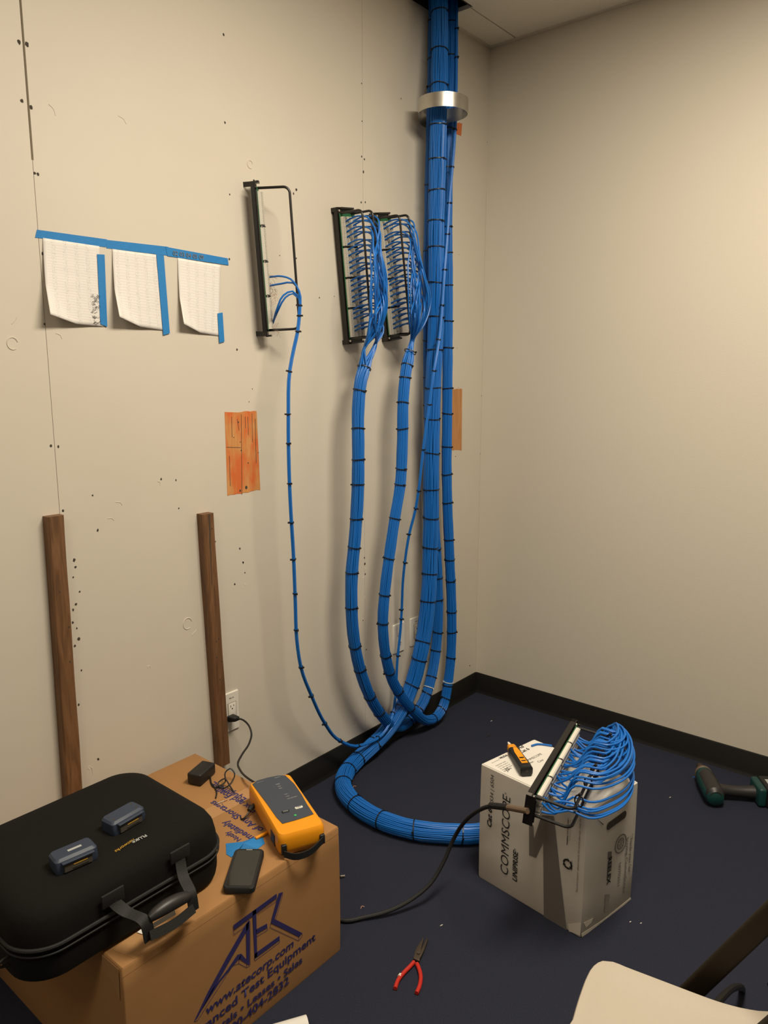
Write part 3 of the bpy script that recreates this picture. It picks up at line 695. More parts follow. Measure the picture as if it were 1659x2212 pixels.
# ================================================================== CARDBOARD BOX AND WHAT LIES ON IT
bpy.context.view_layer.update()
CX0, CX1, CY0, CY1, CH = -2.447, -1.780, -.695, -.045, .387
def upd(): bpy.context.view_layer.update()
cb_ = thing('cardboard_box', 'large brown cardboard carton with navy logo, under the black case', 'box', ((CX0+CX1)/2, (CY0+CY1)/2, 0)); upd()
inv = cb_.matrix_world.inverted()
m_ = MB(); cxm, cym = (CX0+CX1)/2, (CY0+CY1)/2; rings = []
for z, g in ((0, 0), (.006, .002), (.10, .004), (.2, .004), (.33, .002), (.383, 0), (.3855, -.003)):
    r0 = rrect(CX1-CX0+g, CY1-CY0+g, .004, z, 3); rings.append(r0)
m_.loft(rings); m_.build('carton_body', M['card'], cb_, smooth=True)
for i, (y0, y1) in enumerate(((CY0+.002, cym-.0015), (cym+.0015, CY1-.002))):
    k = MB(); rr = []
    hx, hy = (CX1-CX0)/2-.002, 0
    k.b2((-hx, y0-cym, .384), (hx, y1-cym, .3872)); k.build('top_flap', M['card'], cb_, bevel=.0012)
k = MB(); k.b2((-.337, -.026, .3873), (.337, .026, .3876)); k.box((.3345, 0, .355), (.0006, .052, .065)); k.build('packing_tape', M['ctape'], cb_)
k = MB(); k.b2((-.333, CY0-cym-.0004, .366), (.333, CY0-cym, .3668)); k.build('crease', M['cardin'], cb_)
c1 = P(275, 2069, 'z', .3872); k = MB()
k.poly([P(x, y, 'x', CX0-.0014) for x, y in [(-60, 2150), (40, 2140), (262, 2068), (268, 2100), (160, 2020)]][1:4]+[], (-1, 0, 0), .0003) if False else None
k.poly([V((CX0-.0022, CY0+.01, .383)), V((CX0-.0026, CY0+.075, .383)), V((CX0-.003, CY0+.075, .345)), V((CX0-.003, CY0+.035, .335)), V((CX0-.0026, CY0+.012, .305))], (-1, 0, 0), .0004)
k.build('packing_tape', M['ctape'], cb_, inv=inv)
k = MB(); k.poly([P(244, 2052, 'z', .3874), P(292, 2015, 'z', .3874), P(340, 2010, 'z', .3874), P(360, 2028, 'z', .3874), P(290, 2070, 'z', .3874)], (0, 0, 1), .0003); k.build('packing_tape', M['ctape'], cb_, inv=inv)
# printed logo on the face towards the camera
yl = CY0-.0026
def L6(x, y): return P(300+x/2.9625, 1850+y/2.9625, 'y', yl)
lg = [[(690, 425), (706, 405), (700, 460), (585, 660), (375, 1030), (352, 1058), (440, 870), (560, 650)],
      [(630, 630), (655, 622), (648, 655), (632, 665), (520, 800), (400, 985), (378, 1025), (470, 850), (570, 720)],
      [(686, 435), (708, 412), (708, 695), (690, 688), (640, 655), (655, 622), (688, 660)],
      [(605, 440), (882, 238), (882, 265), (610, 470)], [(727, 352), (750, 337), (757, 640), (740, 652)],
      [(748, 468), (820, 430), (822, 456), (752, 497)], [(738, 652), (742, 622), (900, 508), (900, 536), (745, 652)],
      [(895, 237), (920, 228), (868, 402), (845, 428), (850, 395)], [(843, 425), (868, 400), (1045, 490), (1025, 516)]]
for i, pg_ in enumerate(lg):
    k = MB(); k.poly([L6(*q) for q in pg_], (0, -1, 0), .0003); k.build('printed_logo', M['navyink'], cb_, inv=inv)
ol = MB()
for ln in [[(605, 440), (608, 500), (690, 440)], [(690, 690), (690, 712), (708, 700), (712, 695)], [(640, 660), (640, 685), (690, 712)], [(738, 652), (742, 668), (900, 550), (900, 536)], [(752, 497), (755, 512), (822, 472), (822, 456)], [(355, 1058), (375, 1050), (600, 700), (640, 685)], [(843, 428), (840, 455), (1022, 540), (1025, 516)], [(1022, 540), (1045, 510), (1045, 490)], [(882, 265), (880, 285), (757, 370)], [(920, 228), (920, 250), (875, 405)], [(708, 412), (712, 420), (712, 695)]]:
    for a, b in zip(ln, ln[1:]):
        A_, B_2 = L6(*a), L6(*b); d = (B_2-A_).normalized(); s_ = V((d.z, 0, -d.x))*.00045
        ol.poly([A_-s_, B_2-s_, B_2+s_, A_+s_], (0, -1, 0), .0002)
ol.build('logo_outline', M['navyink'], cb_, inv=inv)
Z = V((0, 0, 1))
text('printed_text', 'www.atecorp.com', L6(430, 1015), L6(990, 574), Z, M['navyink'], cb_, bold=.022, shear=.15, hscale=.86)
text('printed_text', 'Advanced Test Equipment', L6(475, 1066), L6(1130, 530), Z, M['navyink'], cb_, bold=.02, sub='nced Test Equipment', hscale=.82)
text('printed_text', 'Rentals \u2022 Leases \u2022 Sales', L6(530, 1100), L6(1045, 676), Z, M['navyink'], cb_, bold=.02, sub='tals \u2022 Leases \u2022 Sales', hscale=.84)
text('printed_text', '800-404-2832', L6(590, 1126), L6(960, 808), Z, M['navyink'], cb_, bold=.02, sub='00-404-2832', hscale=.86)
# printing on the top flaps, read from the right-hand side
def L5(x, y): return P(400+x/3.606, 1480+y/3.606, 'z', .3874)
UPX = V((-1, 0, 0))
def toptext(s, ax, ay, bx, by, **kw):
    a = L5(ax, ay); b = L5(bx, by); text('printed_text', s, a, V((a.x, a.y+(b-a).length, a.z)), UPX, M['navyink'], cb_, bold=.02, **kw)
toptext('Notify', 440, 1200, 335, 1138)
toptext('Immediately', 598, 1218, 325, 1050)
toptext('of Any Shortages', 618, 1120, 215, 905)
toptext('Box and Foam', 570, 968, 270, 790)
toptext('Equipment.', 480, 885, 255, 738)
# ------------------------------------------------------------------ black carrying case
KX0, KX1, KY0, KY1, KZ = -2.612, -2.103, -.632, -.213, .388
kx, ky = (KX0+KX1)/2, (KY0+KY1)/2
cs = thing('carrying_case', 'black fabric carrying case lying on the brown carton', 'case', (kx, ky, KZ)); upd(); inv = cs.matrix_world.inverted()
kw_, kd = KX1-KX0, KY1-KY0
def shell(zs, nm):
    m_ = MB(); m_.loft([rrect(kw_-2*g, kd-2*g, max(.02, .085-g*.6), z, 10) for z, g in zs]); m_.build(nm, M['fabric'], cs, smooth=True)
shell([(0, .030), (.003, .014), (.012, .004), (.03, .001), (.088, .001)], 'lower_shell')
shell([(.0885, .0), (.115, .001), (.140, .006), (.157, .016), (.168, .034), (.1735, .06), (.175, .10)], 'upper_shell')
pr = [V(p) for p in rrect(kw_+.004, kd+.004, .085, .088, 12)]; 
k = MB(); k.tube(pr+[pr[0]], .0045, 8); k.build('piping', M['web'], cs, smooth=True)
pr = [V(p) for p in rrect(kw_+.006, kd+.006, .085, .074, 12)]; k = MB(); k.tube(pr+[pr[0]], .0022, 6); k.build('zipper', M['web'], cs, smooth=True)
def band(pts, w, th, name, m__, par, inv_, wd=None):
    pts = cr(pts, .008); rings = []
    for i, p in enumerate(pts):
        t_ = (pts[min(i+1, len(pts)-1)]-pts[max(i-1, 0)]).normalized()
        s_ = (wd-t_*wd.dot(t_)).normalized() if wd is not None else V((0, 0, 1)); n_ = t_.cross(s_)
        rings.append([p-s_*w/2-n_*th/2, p+s_*w/2-n_*th/2, p+s_*w/2+n_*th/2, p-s_*w/2+n_*th/2])
    m_ = MB(); m_.loft(rings); return m_.build(name, m__, par, smooth=True, inv=inv_)
fy = KY0-.004
for (ax, ay), (bx, by), (gx, gy), (ex, ey) in [((243, 1941), (275, 1970), (312, 1990), (324, 2030)), ((388, 1847), (400, 1880), (413, 1932), (419, 1968))]:
    a = P(ax, ay, 'y', fy); g_ = P(gx, gy, 'y', -.70); b = (a.lerp(g_, .45)); b.z -= .01; b.y = fy-.02
    e_ = P(ex, ey, 'y', -.705); e_.z = max(e_.z, .398)
    band([a+V((0, 0, .012)), a, b, g_, e_], .026, .003, 'handle_strap', M['web'], cs, inv, V((1, 0, 0)))
    k = MB(); k.box(a+V((0, -.002, .004)), (.052, .005, .030)); k.build('handle_anchor', M['web'], cs, inv=inv, bevel=.001)
g0, g1 = P(322, 1984, 'y', -.70), P(411, 1934, 'y', -.70); k = MB(); n_ = 12
k.tube([g0.lerp(g1, i/n_)+V((0, 0, .006*math.sin(PI*i/n_))) for i in range(n_+1)], [.007+.009*math.sin(PI*min(1, max(0, i/n_)))**.5 for i in range(n_+1)], 14); k.build('handle_grip', M['grip'], cs, smooth=True, inv=inv)
g0, g1 = P(324, 2022, 'y', -.712), P(419, 1962, 'y', -.712); g0.z = max(.396, g0.z); g1.z = max(.396, g1.z)
band([g0, g0.lerp(g1, .5)+V((0, -.006, -.002)), g1], .020, .004, 'handle_flap', M['web'], cs, inv, V((0, .5, 1)).normalized())
a, b = P(316, 2003, 'y', -.695), P(377, 1966, 'y', -.695); 
k = MB(); k.poly([a, b, b+V((0, -.004, -.009)), a+V((0, -.004, -.009))], (0, -.9, .4), .0006); k.build('care_tag', M['paper'], cs, inv=inv)
k = MB(); a = P(296, 2014, 'z', .3895); k.poly([a, a+V((.022, .003, 0)), a+V((.020, -.016, 0)), a+V((.004, -.014, 0))], Z, .0005); k.build('care_tag', M['paper'], cs, inv=inv)
k = MB(); c = P(26, 2066, 'y', -.55); k.tube([c+V((.028*math.cos(a), .0, .010*math.sin(a)-.004)) for a in [2*PI*i/20 for i in range(21)]], .003, 8); k.build('strap_ring', M['blackm'], cs, smooth=True, inv=inv)
zt = KZ+.1752
text('printed_brand', 'FLUKE', P(314, 1803, 'z', zt), P(283, 1818, 'z', zt), V((0, -1, 0)), M['prt'], cs, bold=.03)
text('printed_brand', 'networks', P(288, 1812, 'z', zt), P(246, 1839, 'z', zt), V((0, -1, 0)), M['gold'], cs, bold=.01, shear=.3)
# two link adapter modules on the case
def adapter(px, py, rz, label, tilt, contacts):
    p = P(px, py, 'z', zt); t = thing('tester_module', label, 'electronic module', group='tester modules on the case', mw=Matrix.Translation(p) @ Matrix.Rotation(rz, 4, 'Z') @ Matrix.Rotation(tilt, 4, 'X'))
    m_ = MB(); m_.loft([rrect(.090, .048, .006, 0.0, 4), rrect(.092, .050, .006, .010, 4), rrect(.092, .046, .008, .026, 4, 0, .002), rrect(.084, .038, .008, .031, 4, 0, .004)]); m_.build('housing', M['adapter'], t, smooth=True)
    k = MB(); k.box((0, -.0262, .012), (.060, .006, .018)); k.build('socket_recess', M['gap'], t)
    k = MB(); k.box((.000, -.0275, .0245), (.070, .010, .004)); k.build('visor', M['adapter'], t, bevel=.001)
    k = MB(); k.box((.004, -.0296, .0075), (.034, .001, .0030)); k.build('contact_strip', M['silver'], t)
    k = MB(); k.box((.004, -.0296, .0150), (.030, .001, .0022)); k.build('contact_strip', M['gold'], t)
    if contacts:
        for x in (-.032, .032):
            for y in (-.006, .014): k = MB(); k.tube([(x, y, .0305), (x, y, .0313)], .003, 10); k.build('screw_hole', M['gap'], t)
    else:
        k = MB(); k.box((.004, .002, .0312), (.030, .007, .0005)); k.build('name_label', M['prt'], t)
    return t
adapter(160, 1862, -.12, 'blue-grey tester module nearest the left edge, on top of the black case', 0, False)
adapter(268, 1780, .10, 'blue-grey tester module with four screw holes, farther back on the black case', .0, True)
# ------------------------------------------------------------------ yellow tester
A4, B4, C4, D4 = P(542, 1690, 'z', .452), P(622, 1672, 'z', .452), P(697, 1775, 'z', .452), P(606, 1808, 'z', .452)
ctr = (A4+B4+C4+D4)/4; vv = ((A4+B4)/2-(C4+D4)/2).normalized(); vv.z = 0; uu = vv.cross(Z).normalized()
TL = ((A4+B4)/2-(C4+D4)/2).length; TW = ((B4-A4).dot(uu)+(C4-D4).dot(uu))/2
TL += .014; TW += .012
te = thing('cable_tester', 'yellow handheld cable tester with a dark keypad on the brown carton', 'cable tester', mw=basis((ctr.x, ctr.y, .3884), uu, vv, Z)); upd(); inv = te.matrix_world.inverted()
m_ = MB(); m_.loft([rrect(TW-.022, TL-.022, .012, 0, 5), rrect(TW-.008, TL-.010, .016, .006, 5), rrect(TW, TL, .018, .022, 5), rrect(TW, TL-.002, .018, .048, 5), rrect(TW-.003, TL-.006, .018, .057, 5), rrect(TW-.010, TL-.013, .016, .0625, 5)]); m_.build('housing', M['yellow'], te, smooth=True)
zt2 = .3884+.0632
def TP(x, y): return PP(400+x/3.606, 1480+y/3.606, (0, 0, zt2), Z)
k = MB(); k.poly([TP(*q) for q in [(522, 772), (560, 745), (640, 722), (720, 706), (780, 704), (850, 770), (905, 850), (950, 930), (1000, 1005), (930, 1030), (850, 1055), (758, 1080), (710, 1030), (640, 930), (580, 850)]], Z, .0008); kp = k.build('keypad', M['slate'], te, inv=inv)
for (x, y, w, h, mm, nm) in [(885, 957, .022, .009, 'lightb', 'test_button'), (782, 988, .021, .009, 'black', 'talk_button')]:
    c = inv @ TP(x, y); k = MB(); k.loft([rrect(w, h, .003, .0638, 3, c.x, c.y), rrect(w, h, .003, .066, 3, c.x, c.y), rrect(w-.002, h-.002, .002, .0667, 3, c.x, c.y)]); k.build(nm, M[mm], te, smooth=True)
    p0 = te.matrix_world @ V((c.x-w*.36, c.y-.0026, .0668)); p1 = te.matrix_world @ V((c.x+w*.36, c.y-.0026, .0668)); text('button_text', 'TEST' if mm == 'lightb' else 'TALK', p0, p1, vv, M['ink'] if mm == 'lightb' else M['prt'], te, bold=.02, lift=.0002)
c = inv @ TP(858, 1018); k = MB(); k.tube([(c.x, c.y, .0635), (c.x, c.y, .0655)], .0036, 12); k.build('indicator_light', M['led'], te)
for s, x0, y0, x1, y1 in [('PASS', 708, 780, 738, 772), ('TEST', 722, 796, 748, 789), ('FAIL', 733, 811, 758, 804), ('TALK', 772, 858, 800, 850), ('TONE', 784, 873, 812, 866), ('LOW BATTERY', 796, 891, 874, 869), ('FLUKE networks', 560, 765, 612, 750), ('REMOTE', 700, 727, 742, 717)]:
    text('printed_text', s, TP(x0, y0), TP(x1, y1), vv, M['prt'], te, bold=.015, lift=.0011)
k = MB(); k.box((-TW/2+.001, -TL*.32, .030), (.006, .034, .030)); k.build('side_port', M['black'], te, bevel=.001)
for s in (-1, 1):
    k = MB(); k.box((s*(TW/2-.012), -TL/2-.001, .026), (.014, .010, .026)); k.build('strap_lug', M['black'], te, bevel=.002)
band([V((-TW/2+.010, -TL/2-.006, .016)), V((-.03, -TL/2-.020, .010)), V((.01, -TL/2-.022, .012)), V((TW/2-.010, -TL/2-.006, .026))], .018, .003, 'hand_strap', M['web'], te, None)
k = MB(); k.box((-TW/2-.014, -TL*.12, .006), (.040, .008, .006), Matrix.Rotation(.35, 3, 'Z')); k.build('tilt_foot', M['yellow'], te, bevel=.001)
# power brick, its lead, and the mains cord
bk = P(440, 1684, 'z', .4), P(420, 1697, 'z', .4)
pb = thing('power_adapter', 'black power brick with a coiled lead, between the case and the tester', 'power adapter', (P(436, 1683, 'z', .387).x, P(436, 1683, 'z', .387).y, .3884), .35); upd(); inv = pb.matrix_world.inverted()
k = MB(); k.box((0, 0, .019), (.085, .048, .036)); k.build('brick', M['black'], pb, bevel=.005, seg=3)
tl_ = te.matrix_world @ V((-TW/2-.004, TL*.28, .024))
k = MB(); k.tube(cr([pb.matrix_world @ V((.040, 0, .01)), P(470, 1700, 'z', .392), P(486, 1690, 'z', .40), P(487, 1668, 'z', .418), P(497, 1660, 'z', .425), P(507, 1672, 'z', .41), P(500, 1690, 'z', .392), P(480, 1702, 'z', .392), P(470, 1694, 'z', .40), P(484, 1682, 'z', .41), P(498, 1700, 'z', .394), tl_+V((-.03, -.008, -.012)), tl_], .008), .0022, 8); k.build('lead', M['black'], pb, smooth=True, inv=inv)
k = MB(); k.tube([tl_+V((-.018, -.004, -.004)), tl_+V((.006, 0, 0))], .0065, 10); k.build('plug', M['black'], pb, smooth=True, inv=inv)
k = MB(); k.tube(cr([P(455, 1690, 'z', .39), P(463, 1700, 'z', .39), P(468, 1712, 'z', .39), P(466, 1724, 'z', .39)], .006), .0022, 8); k.build('lead', M['black'], pb, smooth=True, inv=inv)
pc_ = thing('mains_cable', 'black mains cable plugged into the outlet beside the split stud', 'cord', P(502, 1552, 'y', -.008)); upd(); inv = pc_.matrix_world.inverted()
po = P(497, 1550, 'y', -.012); k = MB(); k.loft([[(po+V((x, -y, z))) for x, z in ((-.014, -.010), (.014, -.010), (.014, .010), (-.014, .010))] for y in (0, .010)]+[[(po+V((x+.008, -.030, z))) for x, z in ((-.010, -.007), (.010, -.007), (.010, .007), (-.010, .007))]]); k.build('plug', M['black'], pc_, bevel=.002, inv=inv)
te_ = te.matrix_world @ V((-.012, TL/2-.004, .03))
k = MB(); k.tube(cr([po+V((.008, -.028, 0)), P(520, 1553, 'y', -.055), P(536, 1565, 'y', -.075), P(543, 1583, 'y', -.095), P(539, 1604, 'y', -.12), P(524, 1628, 'y', -.15), P(514, 1648, 'y', -.19), P(519, 1664, 'y', -.25), P(534, 1680, 'y', -.33), te_], .012), .0034, 8); k.build('cord', M['black'], pc_, smooth=True, inv=inv)
k = MB(); k.tube([te_+V((-.006, .016, .004)), te_+V((0, -.006, 0))], .008, 10); k.build('connector', M['black'], pc_, smooth=True, inv=inv)
# phone
ph0, ph1, ph2, ph3 = P(505, 1834, 'z', .408), P(574, 1829, 'z', .408), P(548, 1912, 'z', .408), P(480, 1922, 'z', .408)
pcn = (ph0+ph1+ph2+ph3)/4; v_ = ((ph0+ph1)-(ph2+ph3)).normalized(); u_ = v_.cross(Z)
PLn = ((ph0+ph1)/2-(ph2+ph3)/2).length; PWd = abs((ph1-ph0).dot(u_)+(ph2-ph3).dot(u_))/2
phn = thing('smartphone', 'black smartphone in a thick case on the front edge of the brown carton', 'phone', mw=basis((pcn.x, pcn.y, .3884), u_, v_, Z)); upd()
m_ = MB(); m_.loft([rrect(PWd-.006, PLn-.006, .010, 0, 5), rrect(PWd, PLn, .012, .003, 5), rrect(PWd, PLn, .012, .015, 5), rrect(PWd-.004, PLn-.004, .011, .018, 5)]); m_.build('phone_case', M['rubber'], phn, smooth=True)
m_ = MB(); m_.loft([rrect(PWd-.016, PLn-.018, .005, .0175, 4), rrect(PWd-.016, PLn-.018, .005, .0184, 4)]); m_.build('screen', M['glass'], phn)
k = MB(); k.box((0, PLn/2-.006, .0183), (.016, .0022, .0006)); k.build('earpiece', M['prt'], phn)
# crumpled blue tape scrap
bt = MB(); q = [P(x, y, 'z', .3884) for x, y in [(488, 1822), (524, 1818), (566, 1803), (572, 1822), (556, 1834), (520, 1834), (500, 1852), (489, 1845)]]
nq = len(q); c = sum(q, V())/nq+V((0, 0, .010)); loc = V((c.x, c.y, .3878))
bt.add([p-loc for p in q]+[c-loc]+[p-loc+V((0, 0, -.0006)) for p in q], [(i, (i+1) % nq, nq) for i in range(nq)]+[tuple(range(2*nq, nq, -1))]+[(i, nq+1+i, nq+1+(i+1) % nq, (i+1) % nq) for i in range(nq)])
o = bt.build('tape_scrap', M['tape']); o.location = loc; setp(o, 'crumpled blue tape scrap between the case and the phone', 'tape')
# small probe tip
t = thing('probe_tip', 'thin silver-tipped lead end lying between the case and the tester', 'probe', P(480, 1731, 'z', .390)); upd(); inv = t.matrix_world.inverted()
k = MB(); k.tube([P(468, 1736, 'z', .3905), P(484, 1730, 'z', .3905)], .0014, 6); k.build('shaft', M['silver'], t, inv=inv)
k = MB(); k.tube([P(484, 1730, 'z', .3905), P(491, 1727, 'z', .3905)], .0018, 6); k.build('tip', M['copper'], t, inv=inv)

# ================================================================== WHITE CABLE BOX
WH = .4
wb = thing('cable_box', 'white printed cable carton on the carpet with a patch panel on top', 'box', (bxL+bxF+bxR+bxB)/4); upd(); inv = wb.matrix_world.inverted()
cc = (bxL+bxF+bxR+bxB)/4; m_ = MB(); rings = []
def cornered(z, g):
    o = []; cs_ = [bxL, bxF, bxR, bxB]
    for i in range(4):
        p, a, b = cs_[i], cs_[i-1], cs_[(i+1) % 4]; s = 1+g/.2
        p2 = cc+(p-cc)*s; da = (a-p).normalized()*.005; db = (b-p).normalized()*.005
        o += [p2+da+V((0, 0, z)), p2+(da+db)*.3+V((0, 0, z)), p2+db+V((0, 0, z))]
        for f in (.25, .5, .75):
            q = cc+(p.lerp(b, f)-cc)*s; o.append(q+V((0, 0, z)))
    return o
for z, g in ((0, -.002), (.004, .0), (.12, .001), (.25, .001), (.385, .0), (.397, -.0005), (.3985, -.004)): rings.append(cornered(z, g))
m_.loft(rings); m_.build('carton_body', M['whitecard'], wb, smooth=True, inv=inv)
tt = .3985; sx_ = (bxF-bxL); ex_ = (bxR-bxF)
k = MB(); k.poly([P_+V((0, 0, tt)) for P_ in [bxL.lerp(cc, .03), bxF.lerp(cc, .03), bxR.lerp(cc, .03), bxB.lerp(cc, .03)]], Z, .0016); k.build('top_flap', M['whitelab'], wb, inv=inv)
nL = (bxL-bxB).normalized(); nF = (bxF-bxL).normalized()
nL = Z.cross(bxF-bxL).normalized(); nL = nL if nL.x < 0 else -nL
nF = Z.cross(bxR-bxF).normalized(); nF = nF if nF.y < 0 else -nF
def W7(x, y, face, lift=.0022):
    if face == 'L': return PP(1000+x/3.95, 1540+y/3.95, bxL+nL*lift, nL)
    if face == 'F': return PP(1000+x/3.95, 1540+y/3.95, bxF+nF*lift, nF)
    return PP(1000+x/3.95, 1540+y/3.95, (0, 0, tt+.0018), Z)
upL = (bxL-bxF).normalized(); upF = (bxR-bxF).normalized()
def vtext(s, x0, y0, x1, y1, face, mm, **kw):
    a = W7(x0, y0, face); b = W7(x1, y1, face); b = V((a.x, a.y, b.z)); text('printed_text', s, a, b, upL if face == 'L' else upF, mm, wb, **kw)
vtext('Cat 6', 243, 980, 250, 822, 'L', M['ink'], bold=.035, shear=.2, height=.017)
vtext('CS34 | 6504', 258, 800, 276, 540, 'L', M['ink'], bold=.0, shear=.15, height=.013)
vtext('COMMSCOPE', 384, 1392, 425, 728, 'L', M['ink'], bold=0, shear=.12, height=.030)
vtext('\u00ae', 372, 700, 374, 682, 'L', M['ink'])
vtext('UNIPRISE', 460, 1445, 470, 1185, 'L', M['ink'], bold=.03, shear=.2, height=.017)
vtext('\u00ae', 452, 1178, 453, 1160, 'L', M['ink'])
k = MB(); G_ = [[(565, 930), (600, 960), (606, 1075), (618, 1235), (565, 1215)], [(606, 1075), (672, 872), (685, 1105), (620, 1240), (612, 1160)], [(672, 872), (775, 880), (885, 1872), (690, 1742), (685, 1105)]]
for g in G_: k.poly([W7(x, y, 'L', .0019) for x, y in g], nL, .0003)
k.build('printed_letterform', M['greyink'], wb, inv=inv, label='large grey printed N-like shape')
vtext('Recycled content - please recycle this carton after use - keep dry', 978, 1530, 1018, 905, 'L', M['greyink'], hscale=1.0)
vtext('WARNING: CUT CABLE ONLY', 895, 1130, 912, 905, 'L', M['ink'], bold=.03)
vtext('Leave the box closed when pulling', 915, 1090, 930, 915, 'L', M['greyink'])
vtext('RECYCLABLE', 930, 1345, 937, 1265, 'L', M['ink'], bold=.01)
rc_ = MB(); c0 = W7(893, 1290, 'L'); ax = upL
for j in range(3):
    pts = [c0+(ax*math.cos(a)+Z*math.sin(a))*.013 for a in [2*PI*(j/3)+2*PI/3*.72*i/6 for i in range(7)]]
    for a, b in zip(pts, pts[1:]):
        ra = (a-c0).normalized()*.003; rb = (b-c0).normalized()*.003; rc_.poly([a-ra, b-rb, b+rb, a+ra], nL, .0003)
    e = pts[-1]; r_ = (e-c0).normalized(); tn = (pts[-1]-pts[-2]).normalized(); rc_.poly([e-r_*.006, e+r_*.006, e+tn*.008-r_*.002], nL, .0003)
rc_.build('recycling_mark', M['ink'], wb, inv=inv)
vtext('Thank you for', 1430, 1040, 1408, 1368, 'F', M['greyink'], bold=.01, height=.013)
vtext('buying CommScope', 1396, 1070, 1354, 1552, 'F', M['greyink'], bold=.01, height=.013)
vtext('REELEX', 1240, 1240, 1222, 1475, 'F', M['ink'], bold=.035, height=.018)
vtext('N0702011', 1330, 1285, 1308, 1490, 'F', M['greyink'], height=.012)
k = MB(); k.poly([W7(x, y, 'F', .0019) for x, y in [(1238, 1185), (1270, 1180), (1266, 1238), (1236, 1240)]], nF, .0003); k.build('printed_block', M['greyink'], wb, inv=inv)
k = MB(); k.poly([W7(x, y, 'F', .0019) for x, y in [(1215, 1550), (1252, 1545), (1240, 1690), (1208, 1700)]], nF, .0003); k.build('printed_block', mat('faint_grey_ink', (.30, .27, .24), .7), wb, inv=inv)
k = MB(); c0 = W7(1347, 1115, 'F'); pe = W7(1347, 1040, 'F').z-c0.z
for (r0, r1) in ((1.0, .88), (.62, .52)):
    for i in range(24):
        a, b = 2*PI*i/24, 2*PI*(i+1)/24; f_ = lambda t, r: c0+upF*(pe*1.0*r*math.cos(t))+Z*(pe*r*math.sin(t))
        k.poly([f_(a, r0), f_(b, r0), f_(b, r1), f_(a, r1)], nF, .0003)
for i in range(8):
    a = 2*PI*i/8; k.poly([c0+upF*(pe*(.5*math.cos(a)+.05*math.sin(a)))+Z*(pe*(.5*math.sin(a)-.05*math.cos(a))), c0+upF*(pe*(.5*math.cos(a)-.05*math.sin(a)))+Z*(pe*(.5*math.sin(a)+.05*math.cos(a))), c0], nF, .0003)
k.build('printed_seal', M['greyink'], wb, inv=inv)
h0, h1 = W7(1245, 965, 'F'), W7(1378, 868, 'F'); d = (h1-h0); L_ = d.length; d.normalize(); u2 = nF.cross(d).normalized(); pts = []
for i in range(9): a = PI/2+PI*i/8; pts.append(h0+d*(.010*math.cos(a))+u2*(.012*math.sin(a)))
for i in range(9): a = -PI/2+PI*i/8; pts.append(h1+d*(.010*math.cos(a))+u2*(.012*math.sin(a)))
k = MB(); k.poly(pts, nF, .0004); k.build('hand_hole', M['gap'], wb, inv=inv)
k = MB(); a, b, c = W7(1135, 895, 'F'), W7(1200, 950, 'F'), W7(1195, 957, 'F'); k.poly([a, b, c], nF, .0003); k.build('cut_line', M['gap'], wb, inv=inv)
for (q, f_) in [([(895, 1800), (1010, 1790), (1000, 1900), (905, 1862)], 'L'), ([(1030, 1790), (1110, 1750), (1095, 1790), (1050, 1830)], 'F'), ([(1010, 1885), (1200, 1760), (1430, 1575), (1432, 1590), (1200, 1785), (1015, 1912)], 'F')]:
    k = MB(); k.poly([W7(x, y, f_, .0015) for x, y in q], nL if f_ == 'L' else nF, .0006); k.build('worn_edge', M['edge'], wb, inv=inv)
upT = (bxL-bxF).normalized(); 
def toplab(s, x0, y0, x1, y1, mm, **kw):
    a = W7(x0, y0, 'T'); b = W7(x1, y1, 'T'); d = upF; b = a+d*(b-a).length; text('printed_text', s, a, b, Z.cross(d), mm, wb, lift=.0005, **kw)
toplab('COMMSCOPE', 525, 430, 685, 355, M['greyink'], shear=.2)
toplab('Cat 6', 500, 345, 560, 305, M['ink'], bold=.02)
toplab('Ad', 480, 312, 530, 288, M['ink'], bold=.02, shear=.3)
toplab('UNIPRISE', 555, 443, 610, 420, M['greyink'], bold=.01)
toplab('Cmr', 650, 425, 690, 400, M['greyink'])
toplab('VR324', 320, 395, 385, 365, M['ink'], bold=.03)
toplab('See end of box', 250, 430, 320, 400, M['greyink'])
for i in range(5): toplab(['Important: leave', 'the flaps closed so', 'the cable pays out', 'freely and does', 'not kink'][i], 285+i*18, 455+i*12, 370+i*18-(i == 4)*20, 415+i*12+(i == 4)*9, M['greyink'])
toplab('JS', 372, 500, 405, 480, M['ink'], bold=.0, shear=.3)
# handheld probe on the box top
pa_, pb_ = W7(545, 545, 'T'), W7(385, 285, 'T'); v_ = (pb_-pa_); v_.z = 0; LL = v_.length; v_.normalize(); u_ = v_.cross(Z)
pr_ = thing('tone_probe', 'black and yellow handheld probe with a white tip on the white carton', 'probe', mw=basis((pa_.x, pa_.y, .4005), u_, v_, Z)); upd()
def pring(y, w, h, z0=0):
    r = rrect(w, h, min(w, h)*.3, 0, 4); return [(a, y, b+z0+h/2) for a, b, _ in r][::-1]
m_ = MB(); m_.loft([pring(0, .030, .024, .002), pring(.004, .040, .032), pring(.03, .041, .033), pring(LL*.55, .036, .029), pring(LL*.68, .038, .030), pring(LL*.70, .032, .026, .002)]); m_.build('grip_sleeve', M['black'], pr_, smooth=True)
m_ = MB(); m_.loft([pring(LL*.69, .032, .025, .002), pring(LL*.84, .026, .020, .004), pring(LL*.88, .014, .012, .008)]); m_.build('nose', M['yellow'], pr_, smooth=True)
m_ = MB(); m_.loft([pring(LL*.87, .011, .010, .009), pring(LL*.97, .008, .007, .010), pring(LL*1.0, .004, .004, .012)]); m_.build('tip', M['white'], pr_, smooth=True)
